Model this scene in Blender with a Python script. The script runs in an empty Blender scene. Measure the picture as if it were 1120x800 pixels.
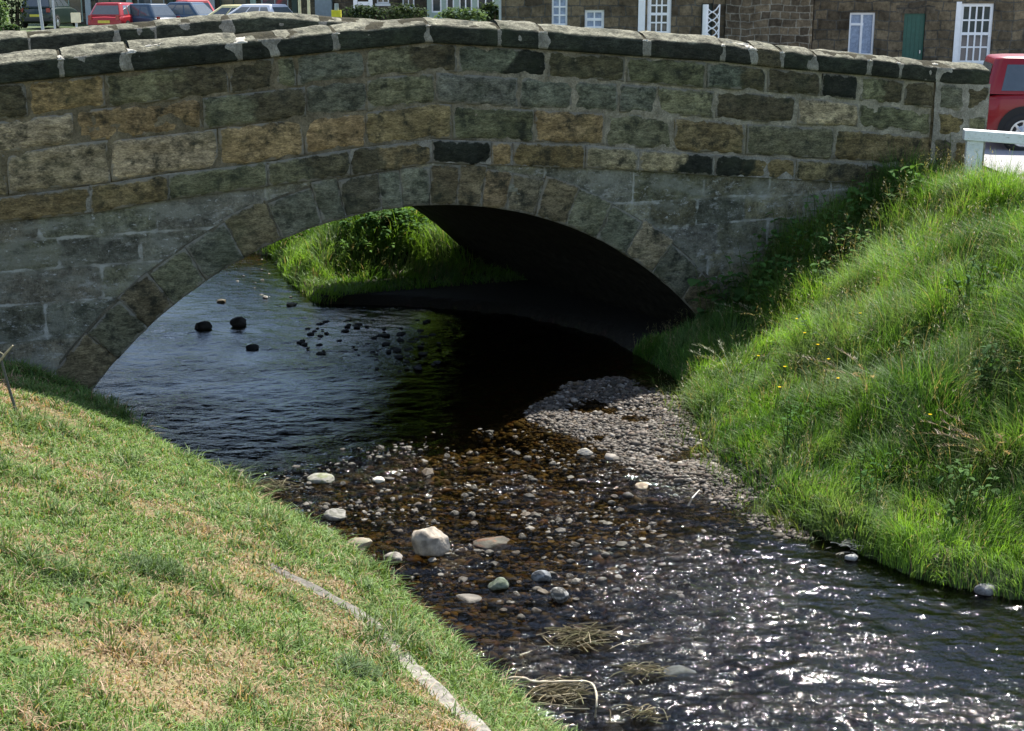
import bpy, bmesh, math, random
import numpy as np
from mathutils import Vector, Matrix

rng = np.random.default_rng(7)
random.seed(7)
R = math.radians
scene = bpy.context.scene
COL = scene.collection

# ------------------------------------------------------------------ camera geometry (used to measure the place)
FPX = 1555.6
HOR = -10.0
PITCH = math.atan((400 - HOR) / FPX)
EYE = 3.65                                   # eye height above the water (z = 0)
def ray(x, y):
    a, b = x - 560.0, 400.0 - y
    return np.array([a, FPX * math.cos(PITCH) + b * math.sin(PITCH), -FPX * math.sin(PITCH) + b * math.cos(PITCH)])
def at_z(x, y, z=0.0):
    r = ray(x, y); k = (z - EYE) / r[2]
    return np.array([r[0] * k, r[1] * k, z])
def at_Y(x, y, Y):
    r = ray(x, y); k = Y / r[1]
    return np.array([r[0] * k, Y, EYE + r[2] * k])
# bridge plane
T = 0.410; Y0 = 13.946
TH = math.atan(T)
U = np.array([math.cos(TH), math.sin(TH)])
N = np.array([-math.sin(TH), math.cos(TH)])
W = 4.6; SKEW = -0.13; VSK = -0.20     # the parapets and the vault are not skewed alike
def sz(x, y):
    r = ray(x, y); k = Y0 / (r[1] - T * r[0]); p = r * k
    return p[0] * U[0] + (p[1] - Y0) * U[1], p[2] + EYE
def bp(s, d, z):
    """bridge coordinates -> world (arrays)"""
    s = np.asarray(s, float); d = np.asarray(d, float); z = np.asarray(z, float)
    s, d, z = np.broadcast_arrays(s, d, z)
    return np.stack([s * U[0] + d * N[0], Y0 + s * U[1] + d * N[1], z], -1)

# ------------------------------------------------------------------ numpy noise
_P = np.random.default_rng(3).permutation(256); _P = np.concatenate([_P, _P, _P])
_G = np.random.default_rng(4).normal(size=(256, 3)); _G /= np.linalg.norm(_G, axis=1)[:, None]
def perlin(p):
    p = np.asarray(p, float); i = np.floor(p).astype(int); f = p - i; i &= 255
    w = f * f * f * (f * (f * 6 - 15) + 10)
    out = 0
    for a in (0, 1):
        for b in (0, 1):
            for c in (0, 1):
                h = _P[_P[_P[(i[..., 0] + a) & 255] + ((i[..., 1] + b) & 255)] + ((i[..., 2] + c) & 255)] & 255
                g = _G[h]
                dd = (g[..., 0] * (f[..., 0] - a) + g[..., 1] * (f[..., 1] - b) + g[..., 2] * (f[..., 2] - c))
                wt = (w[..., 0] if a else 1 - w[..., 0]) * (w[..., 1] if b else 1 - w[..., 1]) * (w[..., 2] if c else 1 - w[..., 2])
                out = out + wt * dd
    return out * 1.6
def fbm(p, o=3):
    p = np.asarray(p, float); s = 0; a = 1
    for k in range(o):
        s = s + a * perlin(p * 2 ** k + 17.3 * k); a *= .5
    return s
def n2(x, y, sc, seed=0, o=3):
    x, y = np.broadcast_arrays(np.asarray(x, float), np.asarray(y, float))
    return fbm(np.stack([x * sc, y * sc, np.full_like(x, seed * 3.71 + .5)], -1), o)
def sstep(a, b, x):
    t = np.clip((x - a) / (b - a), 0, 1); return t * t * (3 - 2 * t)

# ------------------------------------------------------------------ mesh building
class MB:
    def __init__(s):
        s.v = []; s.q = []; s.t = []; s.qm = []; s.tm = []; s.n = 0; s.c = []; s.e = []; s.uv = []
    def add(s, v, quads=None, tris=None, col=(1, 1, 1), edge=1.0, mat=0):
        v = np.asarray(v, float).reshape(-1, 3); m = len(v)
        s.v.append(v)
        c = np.asarray(col, float)
        s.c.append(np.broadcast_to(c, (m, 3)).copy()); s.e.append(np.broadcast_to(np.asarray(edge, float), (m,)).copy())
        if quads is not None and len(quads):
            q = np.asarray(quads, int) + s.n; s.q.append(q); s.qm.append(np.full(len(q), mat))
        if tris is not None and len(tris):
            t = np.asarray(tris, int) + s.n; s.t.append(t); s.tm.append(np.full(len(t), mat))
        s.n += m
    def grid(s, P, col=(1, 1, 1), edge=1.0, mat=0, flip=False, keep=None):
        a, b = P.shape[:2]
        idx = np.arange(a * b).reshape(a, b)
        q = np.stack([idx[:-1, :-1], idx[1:, :-1], idx[1:, 1:], idx[:-1, 1:]], -1)
        if flip: q = q[..., ::-1]
        q = q.reshape(-1, 4)
        if keep is not None: q = q[keep.reshape(-1)]
        c = np.asarray(col, float)
        if c.ndim == 3: c = c.reshape(-1, 3)
        e = np.asarray(edge, float)
        if e.ndim == 2: e = e.reshape(-1)
        s.add(P.reshape(-1, 3), q, col=c, edge=e, mat=mat)
    def box(s, lo, hi, col=(1, 1, 1), mat=0, M=None):
        x0, y0, z0 = lo; x1, y1, z1 = hi
        v = np.array([[x0, y0, z0], [x1, y0, z0], [x1, y1, z0], [x0, y1, z0], [x0, y0, z1], [x1, y0, z1], [x1, y1, z1], [x0, y1, z1]], float)
        if M is not None: v = v @ M[:3, :3].T + M[:3, 3]
        s.add(v, [[0, 3, 2, 1], [4, 5, 6, 7], [0, 1, 5, 4], [1, 2, 6, 5], [2, 3, 7, 6], [3, 0, 4, 7]], col=col, mat=mat)
    def tube(s, pts, rad, sides=6, col=(1, 1, 1), mat=0, cap=True):
        pts = np.asarray(pts, float); k = len(pts); rad = np.broadcast_to(rad, (k,))
        tan = np.gradient(pts, axis=0); tan /= np.linalg.norm(tan, axis=1)[:, None] + 1e-9
        ref = np.array([0.13, 0.21, 0.97]) if abs(tan[0][2]) < .9 else np.array([1., .1, 0])
        a = np.cross(tan, ref); a /= np.linalg.norm(a, axis=1)[:, None] + 1e-9
        b = np.cross(tan, a)
        ang = np.linspace(0, 2 * math.pi, sides, endpoint=False)
        V = pts[:, None] + rad[:, None, None] * (np.cos(ang)[None, :, None] * a[:, None] + np.sin(ang)[None, :, None] * b[:, None])
        q = []
        for i in range(k - 1):
            for j in range(sides):
                j2 = (j + 1) % sides
                q.append([i * sides + j, i * sides + j2, (i + 1) * sides + j2, (i + 1) * sides + j])
        V = V.reshape(-1, 3); t = []
        if cap:
            V = np.vstack([V, pts[0], pts[-1]]); n0 = k * sides
            for j in range(sides):
                j2 = (j + 1) % sides
                t.append([n0, j2, j]); t.append([n0 + 1, (k - 1) * sides + j, (k - 1) * sides + j2])
        s.add(V, q, t, col=col, mat=mat)
    def build(s, name, mats, parent=None, origin=None, smooth=False, sharp=None):
        v = np.concatenate(s.v)
        if parent is not None and origin is None: origin = np.array(ORIG.get(parent.name, (0, 0, 0)))
        if origin is not None: v = v - np.asarray(origin)
        q = np.concatenate(s.q) if s.q else np.zeros((0, 4), int)
        t = np.concatenate(s.t) if s.t else np.zeros((0, 3), int)
        me = bpy.data.meshes.new(name)
        me.vertices.add(len(v)); me.vertices.foreach_set('co', v.astype(np.float32).ravel())
        nl = q.size + t.size; me.loops.add(nl)
        me.loops.foreach_set('vertex_index', np.concatenate([q.ravel(), t.ravel()]).astype(np.int32))
        me.polygons.add(len(q) + len(t))
        ls = np.concatenate([np.arange(len(q)) * 4, q.size + np.arange(len(t)) * 3]).astype(np.int32)
        me.polygons.foreach_set('loop_start', ls)
        mi = np.concatenate((s.qm if s.q else []) + (s.tm if s.t else [])).astype(np.int32)
        if not isinstance(mats, (list, tuple)): mats = [mats]
        for m in mats: me.materials.append(m)
        me.polygons.foreach_set('material_index', mi)
        me.polygons.foreach_set('use_smooth', np.full(len(q) + len(t), bool(smooth)))
        me.update(calc_edges=True)
        a = me.attributes.new('col', 'FLOAT_COLOR', 'POINT')
        c = np.ones((len(v), 4), np.float32); c[:, :3] = np.concatenate(s.c); a.data.foreach_set('color', c.ravel())
        a = me.attributes.new('edge', 'FLOAT', 'POINT'); a.data.foreach_set('value', np.concatenate(s.e).astype(np.float32))
        if sharp is not None:
            try: me.set_sharp_from_angle(angle=R(sharp))
            except Exception: pass
        o = bpy.data.objects.new(name, me); COL.objects.link(o)
        if parent is not None: o.parent = parent
        elif origin is not None: o.location = origin
        return o
ORIG = {}
def tag(o, label=None, cat=None, group=None, kind=None):
    if label: o['label'] = label
    if cat: o['category'] = cat
    if group: o['group'] = group
    if kind: o['kind'] = kind
    return o
def thing(name, loc, label, cat, group=None):
    o = bpy.data.objects.new(name, None); COL.objects.link(o); o.location = loc; o.empty_display_size = .2
    ORIG[o.name] = tuple(loc)
    return tag(o, label, cat, group)

# ------------------------------------------------------------------ materials
class NT:
    def __init__(s, name):
        s.m = bpy.data.materials.new(name); s.m.use_nodes = True; s.t = s.m.node_tree; s.t.nodes.clear()
        s.out = s.n('ShaderNodeOutputMaterial')
    def n(s, ty, **k):
        nd = s.t.nodes.new(ty)
        for a, b in k.items(): setattr(nd, a, b)
        return nd
    def l(s, a, b): s.t.links.new(a, b)
    def val(s, sock, v):
        if hasattr(v, 'default_value') or isinstance(v, bpy.types.NodeSocket): s.l(v, sock)
        else: sock.default_value = v
    def attr(s, name, out='Color'):
        a = s.n('ShaderNodeAttribute', attribute_name=name); return a.outputs[out]
    def noise(s, scale, detail=4, rough=.6, vec=None, out=0):
        nd = s.n('ShaderNodeTexNoise'); nd.inputs['Scale'].default_value = scale; nd.inputs['Detail'].default_value = detail; nd.inputs['Roughness'].default_value = rough
        s.l(vec if vec is not None else s.co(), nd.inputs['Vector']); return nd.outputs[out]
    def co(s):
        if not hasattr(s, '_co'): s._co = s.n('ShaderNodeTexCoord').outputs['Object']
        return s._co
    def ramp(s, f, pts):
        nd = s.n('ShaderNodeValToRGB'); cr = nd.color_ramp
        while len(cr.elements) < len(pts): cr.elements.new(.5)
        for e, (p, c) in zip(cr.elements, pts):
            e.position = p; e.color = (c, c, c, 1) if isinstance(c, (int, float)) else (*c, 1)
        s.l(f, nd.inputs[0]); return nd.outputs[0]
    def mix(s, f, a, b, mode='MIX'):
        nd = s.n('ShaderNodeMix', data_type='RGBA', blend_type=mode)
        s.val(nd.inputs[0], f)
        for sock, v in ((nd.inputs[6], a), (nd.inputs[7], b)):
            if isinstance(v, bpy.types.NodeSocket): s.l(v, sock)
            elif isinstance(v, (int, float)): sock.default_value = (v, v, v, 1)
            else: sock.default_value = (*v, 1)
        return nd.outputs[2]
    def math(s, op, a, b=0.0, clamp=False):
        nd = s.n('ShaderNodeMath', operation=op, use_clamp=clamp); s.val(nd.inputs[0], a); s.val(nd.inputs[1], b); return nd.outputs[0]
    def bump(s, h, strength=.5, dist=.01, normal=None):
        nd = s.n('ShaderNodeBump'); nd.inputs['Strength'].default_value = strength; nd.inputs['Distance'].default_value = dist
        s.l(h, nd.inputs['Height'])
        if normal is not None: s.l(normal, nd.inputs['Normal'])
        return nd.outputs[0]
    def bsdf(s, col, rough=.8, spec=.3, normal=None, metal=0, coat=0):
        b = s.n('ShaderNodeBsdfPrincipled')
        if isinstance(col, bpy.types.NodeSocket): s.l(col, b.inputs['Base Color'])
        else: b.inputs['Base Color'].default_value = (*col, 1)
        s.val(b.inputs['Roughness'], rough); b.inputs['Specular IOR Level'].default_value = spec; b.inputs['Metallic'].default_value = metal
        b.inputs['Coat Weight'].default_value = coat
        if normal is not None: s.l(normal, b.inputs['Normal'])
        return b.outputs[0]
    def done(s, sh): s.l(sh, s.out.inputs['Surface']); return s.m

def m_stone():
    t = NT('weathered_sandstone'); c = t.attr('col'); e = t.attr('edge', 'Fac')
    vb = t.n('ShaderNodeMapping'); vb.inputs['Scale'].default_value = (.75, .75, 2.1); t.l(t.co(), vb.inputs[0])
    big = t.noise(3.2, 5, .65); mid = t.noise(12, 6, .72, vb.outputs[0]); fine = t.noise(55, 4, .7, vb.outputs[0])
    k = t.ramp(big, [(.25, .55), (.75, 1.4)]); c1 = t.mix(1, c, k, 'MULTIPLY')
    c1 = t.mix(1, c1, t.ramp(mid, [(.32, .35), (.68, 1.65)]), 'MULTIPLY')
    c1 = t.mix(1, c1, t.ramp(fine, [(.3, .45), (.7, 1.55)]), 'MULTIPLY')
    # black algae blotches, green film, pale lichen spots
    v = t.n('ShaderNodeMapping'); v.inputs['Location'].default_value = (3, 7, 1); t.l(t.co(), v.inputs[0])
    al = t.ramp(t.noise(6.5, 6, .72, v.outputs[0]), [(.5, 0), (.66, .85)])
    c1 = t.mix(al, c1, (.018, .022, .016))
    gr = t.ramp(t.noise(2.3, 3, .6, v.outputs[0]), [(.52, 0), (.74, .4)])
    c1 = t.mix(gr, c1, (.055, .068, .034))
    li = t.ramp(t.noise(24, 5, .75, v.outputs[0]), [(.65, 0), (.74, .7)])
    c1 = t.mix(li, c1, (.22, .225, .19))
    # mortar smeared over the arrises
    sm = t.math('ADD', e, t.math('MULTIPLY', t.math('SUBTRACT', t.noise(9, 4, .6), .5), .12))
    smf = t.ramp(sm, [(.012, 1), (.022, 0)])
    c1 = t.mix(t.math('MULTIPLY', smf, .75), c1, (.24, .225, .18))
    h = t.math('ADD', t.math('MULTIPLY', mid, .7), t.math('MULTIPLY', fine, .45))
    return t.done(t.bsdf(c1, .92, .15, t.bump(h, .9, .035)))
def m_mortar():
    t = NT('lime_mortar'); a = t.noise(7, 5, .7); f = t.noise(60, 4, .7)
    c = t.ramp(a, [(.3, (.13, .125, .1)), (.55, (.27, .255, .21)), (.75, (.42, .40, .34))])
    c = t.mix(1, c, t.ramp(f, [(.3, .6), (.7, 1.3)]), 'MULTIPLY'); c = t.mix(1, c, t.attr('col'), 'MULTIPLY')
    return t.done(t.bsdf(c, .95, .1, t.bump(t.math('ADD', a, f), .8, .02)))
def m_white_mortar():
    t = NT('fresh_pointing'); a = t.noise(14, 5, .7)
    return t.done(t.bsdf(t.ramp(a, [(.3, (.32, .30, .25)), (.7, (.6, .57, .5))]), .95, .1, t.bump(a, .5, .01)))
def m_spandrel():
    t = NT('weathered_spandrel_stone'); c = t.attr('col'); e = t.attr('edge', 'Fac')
    a = t.noise(1.7, 6, .7); b = t.noise(8, 6, .72); f = t.noise(40, 5, .75)
    v = t.n('ShaderNodeMapping'); v.inputs['Location'].default_value = (9, 2, 5); v.inputs['Scale'].default_value = (1, 1, 2.2); t.l(t.co(), v.inputs[0])
    c = t.mix(1, c, t.ramp(b, [(.3, .35), (.7, 1.6)]), 'MULTIPLY')
    c = t.mix(1, c, t.ramp(f, [(.3, .5), (.7, 1.5)]), 'MULTIPLY')
    c = t.mix(t.ramp(t.noise(2.2, 5, .65, v.outputs[0]), [(.47, 0), (.6, .6)]), c, (.25, .252, .205))
    c = t.mix(t.ramp(t.noise(5, 6, .7, v.outputs[0]), [(.55, 0), (.68, .8)]), c, (.04, .045, .03))
    c = t.mix(t.ramp(t.noise(13, 6, .8, v.outputs[0]), [(.585, 0), (.65, .9)]), c, (.42, .42, .39))
    c = t.mix(t.ramp(t.noise(4.2, 7, .75, v.outputs[0]), [(.57, 0), (.66, .7)]), c, (.36, .36, .33))
    jm = t.math('ADD', e, t.math('MULTIPLY', t.math('SUBTRACT', t.noise(10, 3), .5), .05))
    j = t.math('MULTIPLY', t.ramp(jm, [(.007, 1), (.016, 0)]), t.ramp(t.noise(3, 3, .5, v.outputs[0]), [(.38, .15), (.56, 1.)]))
    c = t.mix(j, c, (.38, .38, .34))
    h = t.math('ADD', t.math('MULTIPLY', b, .8), t.math('MULTIPLY', f, .4))
    return t.done(t.bsdf(c, .93, .15, t.bump(h, .9, .04)))
def m_attr(name, rough=.8, spec=.3, nscale=20, lo=.75, hi=1.25, bump=.3, bdist=.01, coat=0, metal=0):
    t = NT(name); c = t.attr('col'); a = t.noise(nscale, 4, .6)
    c = t.mix(1, c, t.ramp(a, [(.3, lo), (.7, hi)]), 'MULTIPLY')
    return t.done(t.bsdf(c, rough, spec, t.bump(a, bump, bdist) if bump else None, metal, coat))
def m_flat(name, col, rough=.5, spec=.5, metal=0, coat=0, var=.12, nscale=8):
    t = NT(name); a = t.noise(nscale, 4, .6)
    c = t.mix(1, col, t.ramp(a, [(.3, 1 - var), (.7, 1 + var)]), 'MULTIPLY')
    return t.done(t.bsdf(c, rough, spec, None, metal, coat))
def m_grass(name, trans=.4, rough=.55):
    t = NT(name); c = t.attr('col'); b = t.n('ShaderNodeBsdfPrincipled'); t.l(c, b.inputs['Base Color'])
    b.inputs['Roughness'].default_value = rough; b.inputs['Specular IOR Level'].default_value = .3 if rough < .7 else .08
    tr = t.n('ShaderNodeBsdfTranslucent'); t.l(t.mix(1, c, (1.15, 1.1, .6), 'MULTIPLY'), tr.inputs['Color'])
    mx = t.n('ShaderNodeMixShader'); mx.inputs[0].default_value = trans
    t.l(b.outputs[0], mx.inputs[1]); t.l(tr.outputs[0], mx.inputs[2])
    return t.done(mx.outputs[0])
def m_ground():
    t = NT('bank_soil_and_stream_bed'); c = t.attr('col'); e = t.attr('edge', 'Fac')
    v = t.n('ShaderNodeTexVoronoi'); v.inputs['Scale'].default_value = 17; t.l(t.co(), v.inputs['Vector'])
    v2 = t.n('ShaderNodeTexVoronoi'); v2.inputs['Scale'].default_value = 17; v2.feature = 'DISTANCE_TO_EDGE'; t.l(t.co(), v2.inputs['Vector'])
    peb = t.mix(1, t.mix(.6, (.06, .045, .023), v.outputs['Color'], 'MULTIPLY'), t.ramp(v2.outputs[0], [(0, .25), (.12, 1.3)]), 'MULTIPLY')
    a = t.noise(4, 5, .65); f = t.noise(45, 4, .7)
    peb = t.mix(t.ramp(a, [(.4, 0), (.65, .8)]), peb, (.026, .022, .011))
    g = t.mix(1, c, t.ramp(f, [(.3, .6), (.7, 1.4)]), 'MULTIPLY')
    cc = t.mix(e, g, peb)
    h = t.math('ADD', f, t.math('MULTIPLY', t.ramp(v2.outputs[0], [(0, 0.), (.25, 1.)]), e))
    return t.done(t.bsdf(cc, .9, .2, t.bump(h, .7, .02)))
def m_water():
    t = NT('stream_water'); g = t.n('ShaderNodeNewGeometry').outputs['Position']
    mp = t.n('ShaderNodeMapping'); mp.inputs['Rotation'].default_value = (0, 0, R(-8)); mp.inputs['Scale'].default_value = (.8, 1.3, 1); t.l(g, mp.inputs[0])
    a = t.noise(10, 3, .55, mp.outputs[0]); b = t.noise(24, 3, .6, mp.outputs[0]); d = t.noise(55, 2, .5, mp.outputs[0])
    rough = t.attr('edge', 'Fac')
    h = t.math('ADD', t.math('MULTIPLY', a, .22), t.math('ADD', t.math('MULTIPLY', b, .17), t.math('MULTIPLY', d, .05)))
    h = t.math('MULTIPLY', h, rough)
    nm = t.bump(h, 1.0, .1)
    fr = t.n('ShaderNodeFresnel'); fr.inputs['IOR'].default_value = 1.33; t.l(nm, fr.inputs['Normal'])
    tr = t.n('ShaderNodeBsdfTransparent'); t.l(t.attr('col'), tr.inputs['Color'])
    gl = t.n('ShaderNodeBsdfGlossy'); gl.inputs['Roughness'].default_value = .04; t.l(nm, gl.inputs['Normal'])
    mx = t.n('ShaderNodeMixShader'); t.l(fr.outputs[0], mx.inputs[0]); t.l(tr.outputs[0], mx.inputs[1]); t.l(gl.outputs[0], mx.inputs[2])
    return t.done(mx.outputs[0])
def m_cottage(name, sc, stone, mort, msize=.035):
    t = NT(name); v = t.n('ShaderNodeMapping'); v.inputs['Rotation'].default_value = (R(90), 0, 0)
    dn = t.noise(1.3, 3, .5, None, 1)
    ad = t.n('ShaderNodeMix', data_type='RGBA', blend_type='LINEAR_LIGHT'); ad.inputs[0].default_value = .13
    t.l(t.co(), ad.inputs[6]); t.l(dn, ad.inputs[7]); t.l(ad.outputs[2], v.inputs[0])
    b = t.n('ShaderNodeTexBrick'); t.l(v.outputs[0], b.inputs['Vector'])
    b.inputs['Scale'].default_value = sc; b.inputs['Mortar Size'].default_value = msize; b.inputs['Row Height'].default_value = .42; b.inputs['Brick Width'].default_value = .8
    b.inputs['Color1'].default_value = (*stone, 1); b.inputs['Color2'].default_value = (stone[0] * .35, stone[1] * .36, stone[2] * .4, 1); b.inputs['Mortar'].default_value = (*mort, 1)
    b.inputs['Mortar Smooth'].default_value = .3; b.inputs['Bias'].default_value = -.1; b.squash = .7; b.offset = .4
    n1 = t.noise(2.2, 5, .65); n3 = t.noise(9, 5, .7)
    c = t.mix(1, b.outputs[0], t.ramp(n1, [(.3, .5), (.7, 1.4)]), 'MULTIPLY'); c = t.mix(1, c, t.ramp(n3, [(.3, .55), (.7, 1.4)]), 'MULTIPLY')
    return t.done(t.bsdf(c, .95, .1, t.bump(t.math('ADD', t.math('MULTIPLY', b.outputs[1], -1.), n3), .6, .03)))

M_STONE = m_stone(); M_MORT = m_mortar(); M_WMORT = m_white_mortar(); M_SPAN = m_spandrel()
M_ROCK = m_attr('stream_rock', .8, .3, 14, .65, 1.3, .6, .02)
M_PEB = m_attr('wet_pebbles', .68, .25, 30, .6, 1.3, .3, .005)
M_LAWN = m_grass('mown_grass', .35); M_TALL = m_grass('long_grass', .5); M_LEAF = m_grass('weed_leaves', .4, .8)
M_GROUND = m_ground(); M_WATER = m_water()
M_TWIG = m_attr('dead_twigs', .85, .2, 40, .7, 1.25, .3, .003)
def m_rail():
    t = NT('white_painted_timber'); mp = t.n('ShaderNodeMapping'); mp.inputs['Scale'].default_value = (1, 1, 4); t.l(t.co(), mp.inputs[0]); a = t.noise(22, 5, .7, mp.outputs[0]); b = t.noise(5, 5, .7)
    c = t.mix(t.ramp(b, [(.48, 0), (.72, .55)]), t.attr('col'), (.30, .36, .26)); c = t.mix(t.ramp(a, [(.6, 0), (.68, .8)]), c, (.22, .19, .14))
    return t.done(t.bsdf(c, .6, .3, t.bump(a, .4, .006)))
M_WOODW = m_rail()
M_KERB = m_attr('weathered_edging_stone', .92, .15, 26, .45, 1.4, .5, .008)
M_ROAD = m_attr('pale_tarmac', .9, .2, 60, .85, 1.12, .4, .006)

# ------------------------------------------------------------------ shorelines and ground
def seg_dist(P, poly):
    d = np.full(P.shape[:-1], 1e9)
    for a, b in zip(poly[:-1], poly[1:]):
        ab = b - a; tt = np.clip(((P - a) @ ab) / (ab @ ab), 0, 1)
        d = np.minimum(d, np.linalg.norm(P - (a + tt[..., None] * ab), axis=-1))
    return d
def in_poly(P, poly):
    x, y = P[..., 0], P[..., 1]; c = np.zeros(x.shape, bool); n = len(poly)
    for i in range(n):
        x1, y1 = poly[i]; x2, y2 = poly[(i + 1) % n]
        if y1 == y2: continue
        c ^= ((y1 > y) != (y2 > y)) & (x < (x2 - x1) * (y - y1) / (y2 - y1) + x1)
    return c
def wz(pts, z=0.0): return np.array([at_z(x, y, z)[:2] for x, y in pts])
b2 = lambda s, d: bp(s, d, 0.)[:2]
LEFT = np.vstack([[[9.0, -14.0]], [[2.2, 3.6]], wz([(600, 812), (545, 762), (395, 622), (250, 541), (190, 508), (104, 446)]),
                  [b2(-4.25 + SKEW * 2, 2.0)], [b2(-4.25 + SKEW * W, W)], [[-9.5, 22.5]], [[-16, 31.]], [[-24, 60.]]])
RIGHT = np.vstack([[[20.0, -10.0]], [[6.5, 5.0]], wz([(1180, 672), (1000, 634), (880, 580), (815, 535), (778, 495), (755, 448), (735, 412), (660, 368), (560, 345), (440, 335), (345, 333), (312, 306), (296, 280)]),
                   [[-7.5, 23.5]], [[-13.5, 32.]], [[-20, 60.]]])
STREAM = np.vstack([LEFT, RIGHT[::-1]])
BAR = wz([(560, 438), (610, 412), (690, 405), (752, 430), (785, 490), (850, 548), (905, 606), (830, 588), (750, 550), (690, 528), (610, 488), (540, 462)])
RIFF = wz([(230, 515), (420, 470), (600, 470), (860, 600), (760, 660), (560, 660), (420, 640), (300, 580)])
def sea_level_road(x, y):
    return 1.5 - .0255 * np.clip(x - 3, -26, 20) * sstep(17, 45, y) - .006 * np.clip(y - 18, 0, 50)
def height(x, y, fine=True):
    x = np.asarray(x, float); y = np.asarray(y, float)
    P = np.stack([x, y], -1)
    dl = seg_dist(P, LEFT); dr = seg_dist(P, RIGHT); ins = in_poly(P, STREAM)
    left = (dl < dr)
    d = np.minimum(dl, dr)
    base = sea_level_road(x, y)
    nz = n2(x, y, .9, 1) * .10 + n2(x, y, 3.5, 2) * .025
    # mown lawn: a short steep lip, then an even slope that eases off
    hl = .13 * sstep(0, .1, d) + np.where(d < 3.6, .47 * d - .012 * d * d, .47 * 3.6 - .1555 + .36 * (1 - np.exp(-(d - 3.6) * .8)))
    hl = hl + .04 * sstep(9.4, 12.0, y) * sstep(0, .7, d) + nz * .45 * sstep(0, .6, d)
    hl = np.where(d > 5, hl + (np.maximum(base, 1.5) - hl) * sstep(5, 14, d), hl)
    hr_ = .12 * sstep(0, .15, d) + base * sstep(.0, 1, d / 3.9) ** .9
    hr_ = np.minimum(hr_, base) + (nz * 1.3 + .1 * n2(x, y, .55, 5)) * sstep(0, .8, d) * (1 - sstep(3, 5, d))
    dB = x * N[0] + (y - Y0) * N[1]; sB = x * U[0] + (y - Y0) * U[1]
    under = sstep(-.5, .3, dB) * (1 - sstep(W - .25, W + .35, dB)) * sstep(2.9, 2.3, sB)
    hr_ = hr_ * (1 - under) + np.minimum(hr_, .10) * under
    past = sstep(W - .25, W + .35, dB); hr_ = hr_ * (1 - past) + np.minimum(np.minimum(1.6, .15 * sstep(0, .2, d) + .5 * d), .10 + .42 * np.maximum(dB - W + .4, 0)) * past
    h = np.where(left, hl, hr_)
    h = np.where((y > 22) & (d > 4), base + nz * .2, h)
    depth = -.06 - .20 * sstep(0, .8, d)
    rf = np.where(in_poly(P, RIFF), 1., 0.) * sstep(0, .7, seg_dist(P, np.vstack([RIFF, RIFF[:1]])))
    depth = depth * (1 - .5 * rf) + n2(x, y, 2.2, 7) * .04 + n2(x, y, 7, 9, 2) * .015
    bi = in_poly(P, BAR); bd = seg_dist(P, np.vstack([BAR, BAR[:1]]))
    bar = sstep(-.35, .35, np.where(bi, bd, -bd))
    depth = depth * (1 - bar) + bar * (.004 + n2(x, y, 1.6, 11) * .05)
    h = np.where(ins, depth, np.maximum(h, 0.0) - .0)
    return h
def axis(parts):
    out = []
    for a, b, st in parts: out.append(np.arange(a, b, st))
    return np.unique(np.round(np.concatenate(out), 4))
gx = axis([(-400, -60, 40), (-60, -20, 6), (-20, -7, 1), (-7, 7.5, .07), (7.5, 20, .8), (20, 60, 6), (60, 401, 40)])
gy = axis([(-400, -60, 40), (-60, -4, 6), (-4, 3, .5), (3, 14.5, .06), (14.5, 24, .1), (24, 36, 1), (36, 120, 5), (120, 1001, 60)])
GX, GY = np.meshgrid(gx, gy, indexing='ij')
GZ = height(GX, GY)
insG = in_poly(np.stack([GX, GY], -1), STREAM)
dryn = n2(GX, GY, 1.1, 21) + .5 * n2(GX, GY, 4, 22)
gc = np.zeros(GX.shape + (3,)); leftG = seg_dist(np.stack([GX, GY], -1), LEFT) < seg_dist(np.stack([GX, GY], -1), RIGHT)
lawnc = np.array([.15, .125, .06]) + (np.array([.06, .075, .022]) - np.array([.15, .125, .06])) * sstep(-.3, .3, -dryn)[..., None]
gc[:] = np.where(leftG[..., None], lawnc, np.array([.035, .05, .018]))
dG = (GX - 0) * N[0] + (GY - Y0) * N[1]; gc[(dG > -.1) & (dG < W + .1)] = (.016, .014, .010)  # soil under the bridge darkened to near black, its shade painted in
gc[GY > 24] = (.06, .085, .03)
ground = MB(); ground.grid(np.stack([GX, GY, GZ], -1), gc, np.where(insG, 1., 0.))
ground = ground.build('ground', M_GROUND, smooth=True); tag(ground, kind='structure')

# ------------------------------------------------------------------ water
wx = axis([(-9.5, -3.6, .05), (-3.6, 4.6, .017), (4.6, 7.2, .04)]); wy = axis([(4.2, 12.4, .017), (12.4, 24, .032)])
WX, WY = np.meshgrid(wx, wy, indexing='ij')
dfl = R(-52)                                            # flow axis, towards the lower right
fa = WX * math.cos(dfl) + WY * math.sin(dfl); fb = -WX * math.sin(dfl) + WY * math.cos(dfl)
PW = np.stack([WX, WY], -1)
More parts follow.
